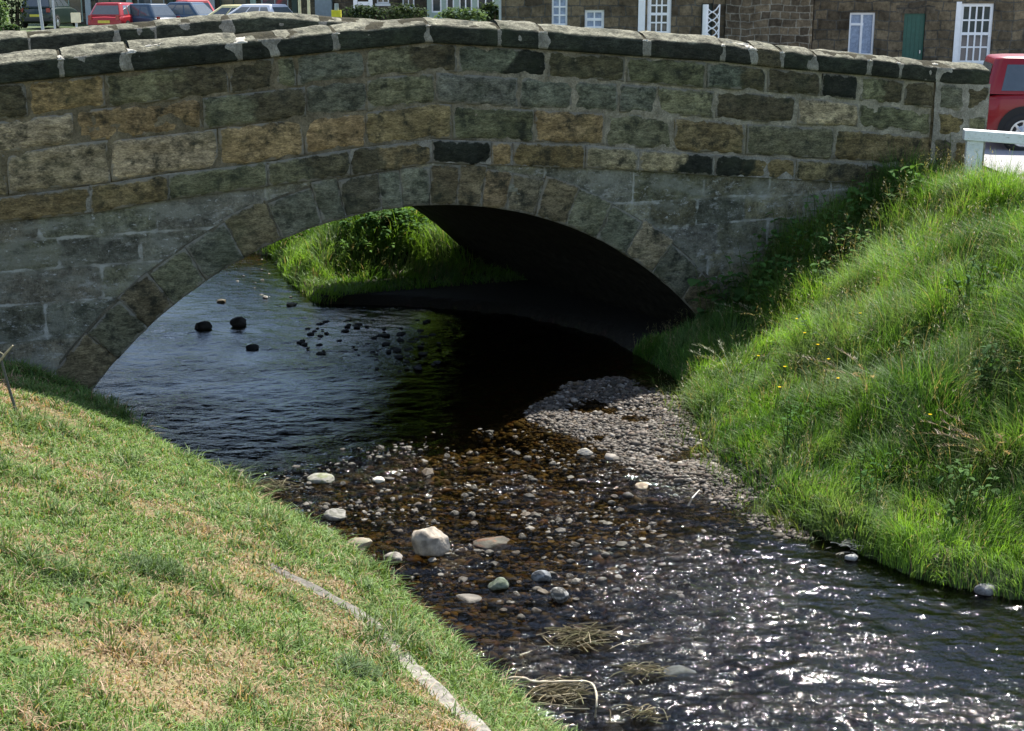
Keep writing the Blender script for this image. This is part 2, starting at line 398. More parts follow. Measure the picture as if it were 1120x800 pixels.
# smooth the pool mask
def blur(a, k):
    for ax in (0, 1):
        c = np.cumsum(np.pad(a, [(k, k) if i == ax else (0, 0) for i in (0, 1)], mode='edge'), axis=ax)
        a = (np.take(c, range(2 * k, c.shape[ax]), ax) - np.take(c, range(0, c.shape[ax] - 2 * k), ax)) / (2 * k)
    return a
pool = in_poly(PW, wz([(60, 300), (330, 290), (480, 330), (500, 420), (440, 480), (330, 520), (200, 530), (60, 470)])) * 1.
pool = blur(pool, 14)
amp = .38 + .62 * sstep(-.3, .5, n2(WX, WY, .7, 31)) 
rufl = (.64 + .16 * blur(in_poly(PW, RIFF) * 1., 20)) * amp * (1 - .36 * pool)
def ridged(a): return 1 - 2 * np.abs(a)
lr = sstep(.2, 1.6, WX + (8.6 - WY) * .75)
wv = .017 * n2(fa * 1.0, fb * 1.9, 2.4, 33, 2) + .021 * (1 + .3 * lr) * fbm(np.stack([WX * 4.0 + .8 * WY, WY * 7.0, 0 * fa + 2.2], -1), 2) + .007 * ridged(perlin(np.stack([WX * 6., WY * 10., 0 * fa + 9.1], -1)))
wv = wv + (.0085 + .0015 * lr) * perlin(np.stack([WX * 13.5 + 1.5 * WY, WY * 21.5, 0 * fa + 5.7], -1)) * (.6 + .8 * sstep(-.4, .5, n2(WX, WY, 1.3, 36, 2)))
WZ = wv * rufl
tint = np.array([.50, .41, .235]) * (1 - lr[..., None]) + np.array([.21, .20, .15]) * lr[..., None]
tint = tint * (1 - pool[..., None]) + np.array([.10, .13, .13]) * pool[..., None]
hgt = height(WX, WY)
kp = hgt < .12
kq = kp[:-1, :-1] | kp[1:, :-1] | kp[1:, 1:] | kp[:-1, 1:]
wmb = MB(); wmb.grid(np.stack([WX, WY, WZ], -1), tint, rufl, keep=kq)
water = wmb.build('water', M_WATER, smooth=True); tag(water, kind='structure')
del WX, WY, fa, fb, PW, hgt

# ------------------------------------------------------------------ the stone bridge
O3 = bp(-.926, W / 2, 0.0)
bridge = thing('stone_bridge', tuple(O3), 'hump-backed sandstone bridge with one shallow arch crossing the stream', 'bridge')
def line(pts, lo=-8.2, hi=6.6):
    a = np.array([sz(*p) for p in pts]); o = np.argsort(a[:, 0]); a = a[o]
    sl = (a[2, 1] - a[0, 1]) / (a[2, 0] - a[0, 0]); sr = (a[-1, 1] - a[-3, 1]) / (a[-1, 0] - a[-3, 0])
    a = np.vstack([[lo, a[0, 1] + sl * (lo - a[0, 0])], a, [hi, a[-1, 1] + sr * (hi - a[-1, 0])]])
    return lambda s: np.interp(s, a[:, 0], a[:, 1])
L_copb = line([(0, 92), (140, 78.5), (263, 67), (370, 56), (467, 47), (590, 54), (704, 62.5), (791, 68), (854, 75), (949, 83), (1027, 91), (1084, 94)])
L_1 = line([(0, 133), (92, 120.5), (231, 106), (334, 94), (401, 85.5), (476, 79), (597, 86), (683, 91), (770, 98), (838, 102), (895, 107), (984, 116), (1024, 121), (1080, 126)])
L_2 = line([(0, 169), (81, 157), (204, 145), (331, 129), (401, 122.5), (476, 113), (583, 119.6), (719, 126), (816, 134), (934, 141), (1016, 149), (1078, 155)])
L_3 = line([(0, 216), (115, 201), (183, 190), (288, 178), (380, 163.5), (472, 152.5), (633, 158), (720, 165), (813, 171), (909, 176), (1016, 183), (1076, 188)])
L_s = line([(0, 243), (95, 234), (183, 220), (292, 204), (380, 193), (472, 179), (601, 183.5), (697, 187.5), (781, 193), (866, 197.5), (945, 202), (1006, 207), (1074, 212)])
def sx(x, y): return sz(x, y)[0]
PALS = dict(o=(.28, .20, .095), t=(.33, .27, .16), g=(.162, .156, .088), d=(.10, .088, .05), k=(.026, .028, .02), b=(.142, .145, .102), m=(.20, .155, .075), c=(.034, .037, .026))
def colr(k):
    c = np.array(PALS[k]); return np.clip(c * rng.normal(1, .10) * (1 + rng.normal(0, .022, 3)), .01, .6)
def stone_block(mb, fmap, Lu, Lv, col, d0=0.0, thick=.09, res=.026, bulge=.022, rad=.05, mat=0, col2=None):
    nu = max(4, int(Lu / res)); nv = max(4, int(Lv / res))
    u = np.linspace(0, 1, nu); v = np.linspace(0, 1, nv)
    uu = np.concatenate([[0], u, [1]]); vv = np.concatenate([[0], v, [1]])
    UU, VV = np.meshgrid(uu, vv, indexing='ij')
    s, z = fmap(UU, VV)
    ex = np.minimum(UU, 1 - UU) * Lu; ey = np.minimum(VV, 1 - VV) * Lv
    rr = rad
    qx = np.maximum(rr - ex, 0); qy = np.maximum(rr - ey, 0)
    e = rr - np.hypot(qx, qy); e = np.where((ex > rr) & (ey > rr), np.minimum(ex, ey), e)
    nn = fbm(np.stack([s * 5, z * 5, np.full_like(s, rng.uniform(0, 40))], -1), 3)
    d = d0 + bulge * (1 - sstep(-.01, .05, e)) * (1 + .9 * nn) + .015 * nn + rng.normal(0, .005)
    skirt = np.zeros_like(d, bool); skirt[0] = skirt[-1] = True; skirt[:, 0] = skirt[:, -1] = True
    d = np.where(skirt, d0 + thick, d)
    C = np.broadcast_to(col, s.shape + (3,)).copy()
    if col2 is not None:
        m = sstep(.45, .55, UU + .5 * nn * .5)[..., None]; C = C * (1 - m) + np.asarray(col2) * m
    mb.grid(bp(s, d, z), C, np.where(skirt, 0.3, e + .004), mat=mat, flip=False)
def course(mb, top, bot, joints, cols, gap=.022, d0=0.0, **k):
    for (a, b), c in zip(zip(joints[:-1], joints[1:]), cols):
        gq = gap * (.55 + .95 * float(sstep(-2.5, 3.2, np.array(a)))); g1, g2 = gq * rng.uniform(.5, 1.3), gq * rng.uniform(.5, 1.3)
        tl = rng.normal(0, .006); 
        def f(Uv, Vv, a=a, b=b, g1=g1, g2=g2, tl=tl, gq=gq):
            s = a + g1 / 2 + Uv * (b - a - g1 / 2 - g2 / 2)
            zt = top(s) - gq * .5 + tl * (Uv - .5); zb = bot(s) + gq * .5 + tl * (.5 - Uv)
            return s + (Vv - .5) * .0, zb + Vv * (zt - zb)
        m = (a + b) / 2
        cc = colr(c[0]); c2 = colr(c[1]) if len(c) > 1 else None
        stone_block(mb, f, b - a, float(top(m) - bot(m)), cc, d0=d0, col2=c2, **k)
def joints(xs, y, pre=(-8.0, -7.1, -6.3, -5.5), post=()):
    return list(pre) + [sx(x, y) for x in xs] + list(post)
par = MB()
PIER = sx(1022, 130)
course(par, L_copb, L_1, joints([29, 115, 251, 302, 325, 401, 501, 599, 685, 772, 838, 898, 941, 990], 95) + [PIER],
       ['d', 'o', 'g', 'd', 'o', 'gd', 'd', 'g', 'b', 'gd', 'bk', 'd', 'g', 'bd', 'd', 'k', 'gd', 'd'])
course(par, L_1, L_2, joints([-20, 80, 222, 336, 402, 477, 567, 627, 677, 719, 782, 872, 940], 125) + [PIER],
       ['g', 'o', 'd', 't', 't', 'o', 'gd', 'b', 'g', 'b', 'b', 'b', 'b', 'g', 'd', 't', 'g'])
course(par, L_2, L_3, joints([5, 119, 239, 333, 401, 495, 584, 662, 736, 815, 913], 160) + [PIER],
       ['t', 'g', 'o', 't', 't', 't', 'o', 'o', 'm', 'g', 'o', 'g', 'm', 'g', 'm'])
# mortar bed behind the courses
ss = np.arange(-8.2, PIER + .02, .03); vv = np.linspace(0, 1, 48)
SS, VV = np.meshgrid(ss, vv, indexing='ij'); ZZ = L_3(SS) - .03 + VV * (L_copb(SS) + .03 - L_3(SS))
DD = .019 + .007 * n2(SS, ZZ, 3.1, 41) + .006 * n2(SS, ZZ, 14, 42)
mcol = np.array([.62, .55, .42]) + (np.array([1.15, 1.1, .98]) - np.array([.62, .55, .42])) * sstep(-3, 3, SS)[..., None]
par.grid(bp(SS, DD, ZZ), mcol, mat=1)
# back face, so the wall has its thickness
par.grid(bp(SS, .34 + 0 * SS, ZZ), (.14, .12, .08), .3, flip=True)
par.build('parapet', [M_STONE, M_MORT], bridge, smooth=True)

# string course
st = MB()
course(st, L_3, L_s, joints([97, 183, 292, 383, 472, 536, 560, 638, 697, 779, 868, 946], 200) + [sx(1010, 195)],
       ['m', 'm', 'g', 'm', 'm', 'g', 'gd', 'dm', 'k', 'o', 'm', 't', 'tk', 'km', 'md', 'dm', 'md'], d0=-.035, thick=.12, gap=.012, bulge=.012)
ss = np.arange(-8.2, sx(1010, 195), .03); vv = np.linspace(0, 1, 12)
SS, VV = np.meshgrid(ss, vv, indexing='ij'); ZZ = L_s(SS) + .012 + VV * (L_3(SS) - .012 - L_s(SS))
st.grid(bp(SS, -.016 + .01 * n2(SS, ZZ, 4, 44), ZZ), mat=1)
for sgn in (0, 1):
    zz = (L_s if sgn == 0 else L_3)(ss) + (.014 if sgn == 0 else -.012)
    G = np.stack([bp(ss, -.02, zz), bp(ss, .08, zz)], 1); st.grid(G, mat=1, flip=bool(sgn))
st.build('string_course', [M_STONE, M_MORT], bridge, smooth=True)

# pier at the end of the parapet
pr = MB()
s1p = sx(1079, 130)
pc = [(L_copb, L_1, [PIER, sx(1054, 110), s1p], ['b', 'd']), (L_1, L_2, [PIER, sx(1056, 138), s1p], ['m', 'g']), (L_2, L_3, [PIER, sx(1040, 170), s1p], ['d', 'm']), (L_3, lambda s: L_s(s) - .35, [PIER, s1p], ['b'])]
for tp, bt, js, cs in pc: course(pr, tp, bt, js, cs, d0=-.03, gap=.026)
ss = np.linspace(PIER - .03, s1p - .005, 24); vv = np.linspace(0, 1, 40); SS, VV = np.meshgrid(ss, vv, indexing='ij')
ZZ = 1.0 + VV * (L_copb(SS) + .02 - 1.0); pr.grid(bp(SS, -.017 + .012 * n2(SS, ZZ, 4, 45), ZZ), mat=1)
for s_, fl in ((PIER - .03, True), (s1p - .005, False)):
    dd = np.linspace(-.017, .5, 10); zz = np.linspace(1.0, float(L_copb(s_)) + .02, 24); Dd, Zz = np.meshgrid(dd, zz, indexing='ij')
    pr.grid(bp(s_ + .006 * n2(Dd, Zz, 9, 4), Dd, Zz), (.15, .12, .07), .2, mat=0, flip=fl)
ZB = np.stack([bp(ss, .5, 1.0), bp(ss, .5, L_copb(ss) + .02)], 1); pr.grid(ZB, mat=1, flip=True)
pr.build('end_pier', [M_STONE, M_MORT], bridge, smooth=True)

# coping: weathered top, dark algae-stained face
PROF = np.array([(-.015, 0), (-.034, .012), (-.038, .08), (-.036, .150), (-.024, .168), (.03, .192), (.09, .216), (.17, .230), (.25, .222), (.33, .19), (.375, .165), (.39, .15), (.39, .08), (.385, .01), (.37, 0)])
def coping(zf, a, b, d_off, facecol, sgn=1, topcol=(.165, .158, .118), mort=False, shrink=0.0, rise=1.0, skew_d=0):
    mb = MB(); L = b - a; nu = max(5, int(L / .04)); sv = np.linspace(a, b, nu)
    pts = []; cs = []
    # resample profile
    pp = PROF.copy(); pp[:, 1] = np.where(pp[:, 1] > .15, .15 + (pp[:, 1] - .15) * rise, pp[:, 1])
    seg = np.linspace(0, len(pp) - 1, 44); pd = np.interp(seg, range(len(pp)), pp[:, 0]); pz = np.interp(seg, range(len(pp)), pp[:, 1])
    cd, cz = .17, .11; seed = rng.uniform(0, 50)
    for i, s in enumerate(sv):
        ed = min(i, nu - 1 - i) * L / (nu - 1)
        k = 1 - .05 * (1 - sstep(0, .07, ed)) - shrink
        d_ = cd + (pd - cd) * k; z_ = cz + (pz - cz) * k
        P = np.stack([np.full(44, s) * 4, d_ * 4, z_ * 4 + seed], -1); nz = fbm(P, 3) * (.011 if not mort else .006)
        d2 = d_ + nz * np.sign(d_ - cd); z2 = z_ + nz * (pz > .16)
        pts.append(bp(s, d_off + sgn * d2, zf(s) + z2))
        top = sstep(.158, .178, pz + .018 * fbm(np.stack([np.full(44, s) * 9, pd * 9, pz * 9 + seed], -1), 2))[:, None]
        cs.append(np.asarray(facecol) * (1 - top) + np.asarray(topcol) * top)
    Pm = np.array(pts); Cm = np.array(cs)
    mb.grid(Pm, Cm, .5, mat=0, flip=sgn > 0)
    for i, fl in ((0, 1), (nu - 1, 0)):
        c = Pm[i].mean(0); V = np.vstack([Pm[i], c]); n = 44
        t = [[j, (j + 1) % n, n] for j in range(n)]
        mb.add(V, tris=t, col=facecol, edge=.3)
        V = np.vstack
    mb.grid(np.stack([Pm[:, -1], Pm[:, 0]], 1), facecol, .5, flip=sgn > 0)
    return mb
cj = [-8.0, -6.9, -6.0, sx(-60, 70)] + [sx(x, 70) for x in (66, 141, 263, 301, 366, 467.5, 545, 593, 705, 790, 823, 854, 890, 950, 984, 1026)] + [sx(1082, 84)]
kc = ['c', 'c', 'c', 'c', 'c', 'c', 'c', 'c', 'c', 'c', 'c', 'c', 'c', 'c', 'd', 'c', 'c', 'c', 'c', 'c']
thin = {301, 545, 890}
for i, (a, b) in enumerate(zip(cj[:-1], cj[1:])):
    g = .017
    coping(L_copb, a + g, b - g, 0, colr(kc[i]), rise=rng.uniform(.9, 1.35)).build('coping_stone', [M_STONE], bridge, smooth=True)
mc = coping(L_copb, cj[0], cj[-1] - .03, 0, (1, 1, 1), shrink=.035, mort=True)
for x, y, w_, h_, top in ((143, 62, .10, .16, 1), (165, 50, .34, .05, 1), (262, 50, .16, .19, 1), (822, 55, .14, .17, 1), (808, 50, .28, .05, 1), (66, 66, .07, .14, 1), (368, 34, .05, .06, 1), (594, 34, .07, .08, 1), (705, 44, .07, .08, 1), (790, 52, .05, .12, 1), (982, 70, .06, .1, 1), (1026, 73, .09, .05, 1), (467, 26, .05, .06, 1), (854, 58, .05, .08, 1), (950, 66, .05, .08, 1)):
    s, z = sz(x, y)   # smears of pointing over the joints: a low irregular lump hugging the coping profile
    uu = np.linspace(-1, 1, 11); tt = np.linspace(0, 1, 12)
    A, B = np.meshgrid(uu, tt, indexing='ij')
    seg = 3.0 + B * (h_ / .16) * 2.2 + (2.0 if h_ < .06 else 0)
    pd = np.interp(seg, range(len(PROF)), PROF[:, 0]); pz = np.interp(seg, range(len(PROF)), PROF[:, 1])
    fall = (1 - A ** 2) * (1 - (2 * B - 1) ** 4)
    lift = .012 * np.clip(fall, 0, 1) ** .5 + .012 * n2(A * 3, B * 3, 1, i + x) - .008
    nd = np.where(pd < .0, -1, -.35); nz_ = np.where(pz > .16, .8, 0.)
    wob = .5 * n2(A * 1.5, B * 2, 1, x)
    S_ = s + A * w_ / 2 * (1 + wob)
    mc.grid(bp(S_, pd + nd * lift, L_copb(S_) + pz + nz_ * lift), mat=1, flip=True)
mc.build('mortar_bedding', [M_MORT, M_WMORT], bridge, smooth=True)

# arch ring
CS, CZ, RR = -.926, -6.1139 + EYE, 4.12
RING = .385
def ang_of(x, y):
    s, z = sz(x, y); return math.atan2(z - CZ, s - CS)
def polar_block(mb, a0, a1, r0, r1, col, d0, gap=.014, dshift=lambda d: 0, **k):
    rm = (r0 + r1) / 2
    def f(Uv, Vv):
        g = gap / rm
        a = a0 - g / 2 + Uv * (a1 - a0 + g); r = r0 + Vv * (r1 - r0)
        return CS + r * np.cos(a), CZ + r * np.sin(a)
    stone_block(mb, f, abs(a1 - a0) * rm, r1 - r0, col, d0=d0, **k)
ring = MB()
jp = [(95, 437), (128, 391), (161, 358), (192, 335), (227, 308), (266, 282), (309, 262), (352, 244), (378, 237), (418, 230.5), (440, 228), (470, 225), (499, 226), (526, 228), (553, 231), (585, 237), (618, 247), (652, 262), (682, 280), (712, 299), (745, 325)]
ja = [ang_of(*p) for p in jp]
ja = [ja[0] + .24, ja[0] + .12] + ja; ja += [ja[-1] - .11, ja[-1] - .22, ja[-1] - .33]
vc = ['g', 'g', 'm', 'g', 'm', 'g', 'b', 'm', 'b', 'b', 'd', 'b', 'b', 'm', 'm', 'o', 't', 'm', 'g', 'b', 't', 'b', 'm', 'd', 'm', 'g']
for i, (a0, a1) in enumerate(zip(ja[:-1], ja[1:])):
    polar_block(ring, a0, a1, RR, RR + RING + rng.uniform(-.03, .03), (colr(vc[i]) * .62 + np.array([.145, .138, .098]) * .38) * rng.uniform(.7, 1.2), -.018, bulge=.014, res=.022, thick=.12, rad=.03, gap=-.004)
aa = np.linspace(ja[0], ja[-1], 260); rr = np.linspace(RR + .003, RR + RING, 12); A, Q = np.meshgrid(aa, rr, indexing='ij')
ring.grid(bp(CS + Q * np.cos(A), .006, CZ + Q * np.sin(A)), (.5, .48, .42), mat=1)
ring.build('arch_ring', [M_STONE, M_MORT], bridge, smooth=True)

# spandrel walls (near one with joints, far one plainer)
def edge_pattern(S, Z):
    e = np.full(S.shape, 1.0); tone = np.ones(S.shape + (3,))
    cz = [1.55, 1.28, .98, .66, .36, .05]
    ztop = cz[0] + .3
    row = np.zeros(S.shape, int)
    for k, c in enumerate(cz):
        e = np.minimum(e, np.abs(Z - c - .02 * n2(S, Z, .8, k + 60))); row += Z < c
    for r in range(7):
        m = row == r; x = -8.0 + .37 * r
        r2 = np.random.default_rng(100 + r)
        while x < 7:
            x += r2.uniform(.5, 1.0); zt = 2.0 if r == 0 else cz[r - 1]
            e = np.where(m, np.minimum(e, np.abs(S - x)), e); tone[m & (S > x)] = r2.uniform(.6, 1.35) * np.array([1 + r2.normal(0, .03), 1, 1 - r2.normal(0, .06)])
    return e, tone
for near in (True, False):
    mb = MB(); st_ = .03 if near else .12
    ss = np.arange(-8.2, 6.0, st_); zz = np.arange(-.6, 2.25, st_); S, Z = np.meshgrid(ss, zz, indexing='ij')
    rad_ = np.hypot(S - CS, Z - CZ)
    keepv = (rad_ > RR + .16) & (Z < L_s(S + (0 if near else (VSK - SKEW) * W)) + .05)
    kq = keepv[:-1, :-1] & keepv[1:, :-1] & keepv[1:, 1:] & keepv[:-1, 1:]
    e, tone = edge_pattern(S, Z)
    rel = .016 * n2(S, Z, 1.6, 51) + .012 * n2(S, Z, 6, 52) + .008 * (1 - sstep(0, .03, e))
    c = np.array([.162, .156, .108]) * (1 + .35 * n2(S, Z, 1.1, 53)[..., None]) * tone
    sk = 0 if near else VSK * W
    d = .012 + rel if near else W - .012 - rel
    mb.grid(bp(S + sk, d, Z), c, e, keep=kq, flip=not near)
    mb.build('spandrel_wall', [M_SPAN], bridge, smooth=True)
# far arch ring and vault
fr = MB()
for i, (a0, a1) in enumerate(zip(ja[:-1], ja[1:])):
    A, Q = np.meshgrid(np.linspace(a0 - .003, a1 + .003, 8), np.linspace(RR, RR + RING, 6), indexing='ij')
    fr.grid(bp(CS + Q * np.cos(A) + VSK * W, W - .0 + 0 * A, CZ + Q * np.sin(A)), colr('g'), .2, flip=True)
fr.build('arch_ring', [M_SPAN], bridge, smooth=True)
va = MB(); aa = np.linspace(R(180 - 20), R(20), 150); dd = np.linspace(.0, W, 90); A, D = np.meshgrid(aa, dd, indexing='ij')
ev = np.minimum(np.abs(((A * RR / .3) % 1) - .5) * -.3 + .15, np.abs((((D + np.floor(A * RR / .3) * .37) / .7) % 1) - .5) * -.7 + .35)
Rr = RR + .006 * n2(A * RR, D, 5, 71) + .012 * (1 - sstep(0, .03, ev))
va.grid(bp(CS + Rr * np.cos(A) + VSK * D, D, CZ + Rr * np.sin(A)), (.022, .02, .015), ev, flip=True)  # near-black colour carries the shade under the arch
va.build('vault', [m_attr('shade_darkened_vault_stone', .9, .1, 9, .5, 1.5, .6, .02)], bridge, smooth=True)

# far parapet with its own coping
shift = SKEW * W
def far_line(f): return lambda s: f(np.asarray(s) - shift)
fp = MB(); F_cop, F_1, F_2, F_3, F_s = (far_line(f) for f in (L_copb, L_1, L_2, L_3, L_s))
dfar = W - .36
for tp, bt, j0 in ((F_cop, F_1, .2), (F_1, F_2, .0), (F_2, F_3, .4), (F_3, lambda s: F_s(s) - .3, .1)):
    js = [-9.0 + j0]
    while js[-1] < 5.2: js.append(js[-1] + rng.uniform(.6, 1.1))
    course(fp, tp, bt, js, [random.choice('gdmogb') for _ in js[:-1]], d0=dfar, res=.05)
ss = np.arange(-9, 5.8, .1); vv = np.linspace(0, 1, 10); SS, VV = np.meshgrid(ss, vv, indexing='ij')
ZZ = F_s(SS) - .3 + VV * (F_cop(SS) + .03 - F_s(SS) + .3); fp.grid(bp(SS, dfar + .016, ZZ), mat=1)
fp.grid(bp(SS, W + 0 * SS, ZZ), (.14, .12, .08), .3, flip=True)
fp.build('parapet', [M_STONE, M_MORT], bridge, smooth=True)
def s_far(x, y=25):
    r = ray(x, y); rhs = Y0 + dfar / math.cos(TH); k = rhs / (r[1] - T * r[0]); p = r * k
    return (p[0] - dfar * N[0]) * U[0] + (p[1] - Y0 - dfar * N[1]) * U[1]
fj = [-9, -8, -7.2, s_far(-70), s_far(30), s_far(127), s_far(169), s_far(250)]
while fj[-1] < 4.6: fj.append(fj[-1] + rng.uniform(.7, 1.15))
for a, b in zip(fj[:-1], fj[1:]):
    coping(F_cop, a + .012, b - .012, dfar, colr('c') * 1.3, rise=rng.uniform(.9, 1.3)).build('coping_stone', [M_STONE], bridge, smooth=True)
mc = coping(F_cop, fj[0], fj[-1] - .03, dfar, (1, 1, 1), shrink=.03, mort=True)
mc.build('mortar_bedding', [M_MORT], bridge, smooth=True)

# road over the hump and away towards the cottages
ss = np.concatenate([np.arange(-9.5, 6.2, .15)]); dd = np.linspace(.34, dfar + .03, 14); S, D = np.meshgrid(ss, dd, indexing='ij')
rd = MB(); ZR = np.maximum(.5 * (L_3(S) + L_s(S)) - .02, 1.52) + .06 * (1 - ((D - W / 2) / 2) ** 2)
rd.grid(bp(S, D, ZR), (.16, .155, .15), flip=True)
def sheet(mb, x0, x1, y0, y1, st, dz, col):
    X, Yy = np.meshgrid(np.arange(x0, x1, st), np.arange(y0, y1, st), indexing='ij'); mb.grid(np.stack([X, Yy, np.maximum(height(X, Yy), sea_level_road(X, Yy) - .03) + dz], -1), col)
sheet(rd, 5.9, 32, 16.3, 46, .5, .035, (.30, .29, .30))
sheet(rd, -45, 6, 46, 60, 1., .035, (.26, .25, .25))
rd = rd.build('road', M_ROAD, smooth=True); tag(rd, kind='structure')
#@@MID
# ------------------------------------------------------------------ helpers that place things on the ground
def hit(x, y, lift=0.0):
    r = ray(x, y); r = r / np.linalg.norm(r); t = np.linspace(3, 40, 1500)
    P = np.array([0, 0, EYE]) + t[:, None] * r; hz = np.maximum(height(P[:, 0], P[:, 1]), -5) + lift
    i = int(np.argmax(P[:, 2] < hz)); p = P[i]; return np.array([p[0], p[1], hz[i]])
def project(P):
    P = np.asarray(P, float); y = P[..., 1]; z = P[..., 2] - EYE
    cz = y * math.cos(PITCH) - z * math.sin(PITCH); cy = y * math.sin(PITCH) + z * math.cos(PITCH)
    cz = np.where(np.abs(cz) < .05, .05, cz)
    return 560 + FPX * P[..., 0] / cz, 400 - FPX * cy / cz, cz
def pt(M, v): return (np.asarray(v, float) @ np.asarray(M)[:3, :3].T) + np.asarray(M)[:3, 3]
def rotz(a):
    c, s = math.cos(a), math.sin(a); return np.array([[c, -s, 0], [s, c, 0], [0, 0, 1.]])
def ico(sub):
    bm = bmesh.new(); bmesh.ops.create_icosphere(bm, subdivisions=sub, radius=1)
    v = np.array([x.co[:] for x in bm.verts]); t = np.array([[x.index for x in f.verts] for f in bm.faces]); bm.free(); return v, t
ICO = {k: ico(k) for k in (1, 2, 3, 4)}

# ------------------------------------------------------------------ grass
def blades(mb, P, h, w, az, bend, segs, c0, c1, mat=0, side=None):
    """many blades in one mesh: P roots (n,3), h height, w width, az lean direction, bend 0..1, colour at root and tip"""
    n = len(P); t = np.linspace(0, 1, segs + 1)
    d = np.stack([np.cos(az), np.sin(az), np.zeros(n)], 1)
    sa = az + math.pi / 2 + rng.uniform(-.9, .9, n) if side is None else side
    sd_ = np.stack([np.cos(sa), np.sin(sa), np.zeros(n)], 1)
    up = np.array([0, 0, 1.])
    H = h[:, None]; B = bend[:, None]
    hz = H * (t - .55 * B * t ** 2.2); hx = H * B * (.25 * t + .75 * t ** 2)
    c = P[:, None, :] + hx[..., None] * d[:, None, :] + hz[..., None] * up
    ww = (w[:, None] * .5 * (1 - t ** 1.6 * .93))[..., None] * sd_[:, None, :]
    V = np.stack([c - ww, c + ww], 2)                       # n, segs+1, 2, 3
    base = (np.arange(n) * (segs + 1) * 2)[:, None]
    k = np.arange(segs)[None] * 2
    q = np.stack([base + k, base + k + 1, base + k + 3, base + k + 2], -1).reshape(-1, 4)
    cc = c0[:, None, :] + (c1 - c0)[:, None, :] * t[None, :, None]
    cc = np.repeat(cc[:, :, None, :], 2, 2)
    mb.add(V.reshape(-1, 3), q, col=cc.reshape(-1, 3), mat=mat)
def infront(P): return (P[:, 0] - 0) * N[0] + (P[:, 1] - Y0) * N[1]
def scatter(n, x0, x1, y0, y1, m=120):
    P = np.stack([rng.uniform(x0, x1, n), rng.uniform(y0, y1, n)], 1)
    z = height(P[:, 0], P[:, 1]); P3 = np.c_[P, z]
    px, py, cz = project(P3); ok = (px > -m) & (px < 1120 + m) & (py > -60) & (py < 800 + m * 1.2) & (cz > 1)
    return P3[ok]
def lerp(a, b, t): return np.asarray(a) + (np.asarray(b) - np.asarray(a)) * np.asarray(t)[:, None]

KERB = np.array([hit(x, y) for x, y in [(272, 606), (300, 622), (340, 643), (385, 668), (408, 683), (430, 712), (452, 738), (480, 764), (510, 790), (545, 822), (590, 870)]])
P = scatter(1150000, -8.5, 2.6, 2.0, 12.9, 430)
dl = seg_dist(P[:, :2], LEFT); dr = seg_dist(P[:, :2], RIGHT); ins = in_poly(P[:, :2], STREAM)
kd = seg_dist(P[:, :2], KERB[:, :2])
ok = (dl < dr) & ~ins & (dl < 6) & (infront(P) < -.01) & (kd > .03)
P = P[ok]; dl = dl[ok]; kd = kd[ok]
dry = n2(P[:, 0], P[:, 1], 1.0, 21) + .55 * n2(P[:, 0], P[:, 1], 4, 22) + .35 * n2(P[:, 0], P[:, 1], 14, 24, 2)
dry = dry + .75 * np.exp(-((kd - .2) / .16) ** 2) * (dl > .5) - .8 * np.exp(-dl / .35)
lush = n2(P[:, 0], P[:, 1], 2.3, 23) + .5 * n2(P[:, 0], P[:, 1], 9, 25, 2)
dens = 1 - .3 * sstep(.1, .7, dry)
pxl = project(P)[0]; dens = dens * np.where((pxl < -60) | (project(P)[1] > 860), .55, 1.)
pick = rng.uniform(size=len(P)) < dens * np.clip(.34 + 9.0 / (P[:, 1] ** 2), 0, 1); P = P[pick]; dry = dry[pick]; lush = lush[pick]; dl = dl[pick]
n = len(P); dist = P[:, 1]
h = (.034 + .034 * rng.uniform(size=n)) * (1 + 1.5 * sstep(.05, .8, lush)) * (1 - .35 * sstep(.0, .6, dry)) * (1 + 1.0 * np.exp(-dl / .2))
isdry = rng.uniform(size=n) < np.clip(.10 + .62 * sstep(.0, .7, dry), 0, .85)
g = lerp((.08, .16, .035), (.24, .37, .09), rng.uniform(size=n)); g = g * (1 - .32 * sstep(.1, .8, lush))[:, None] * rng.normal(1, .12, n)[:, None]
y = lerp((.34, .22, .125), (.52, .38, .25), rng.uniform(size=n)) * rng.normal(1, .1, n)[:, None]
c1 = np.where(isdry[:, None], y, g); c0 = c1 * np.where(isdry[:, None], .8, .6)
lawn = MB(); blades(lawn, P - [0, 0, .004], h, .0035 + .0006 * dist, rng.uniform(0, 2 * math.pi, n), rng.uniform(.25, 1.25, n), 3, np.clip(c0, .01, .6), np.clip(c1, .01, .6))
lawn = lawn.build('lawn_grass', M_LAWN); tag(lawn, kind='stuff'); print('lawn blades', n)

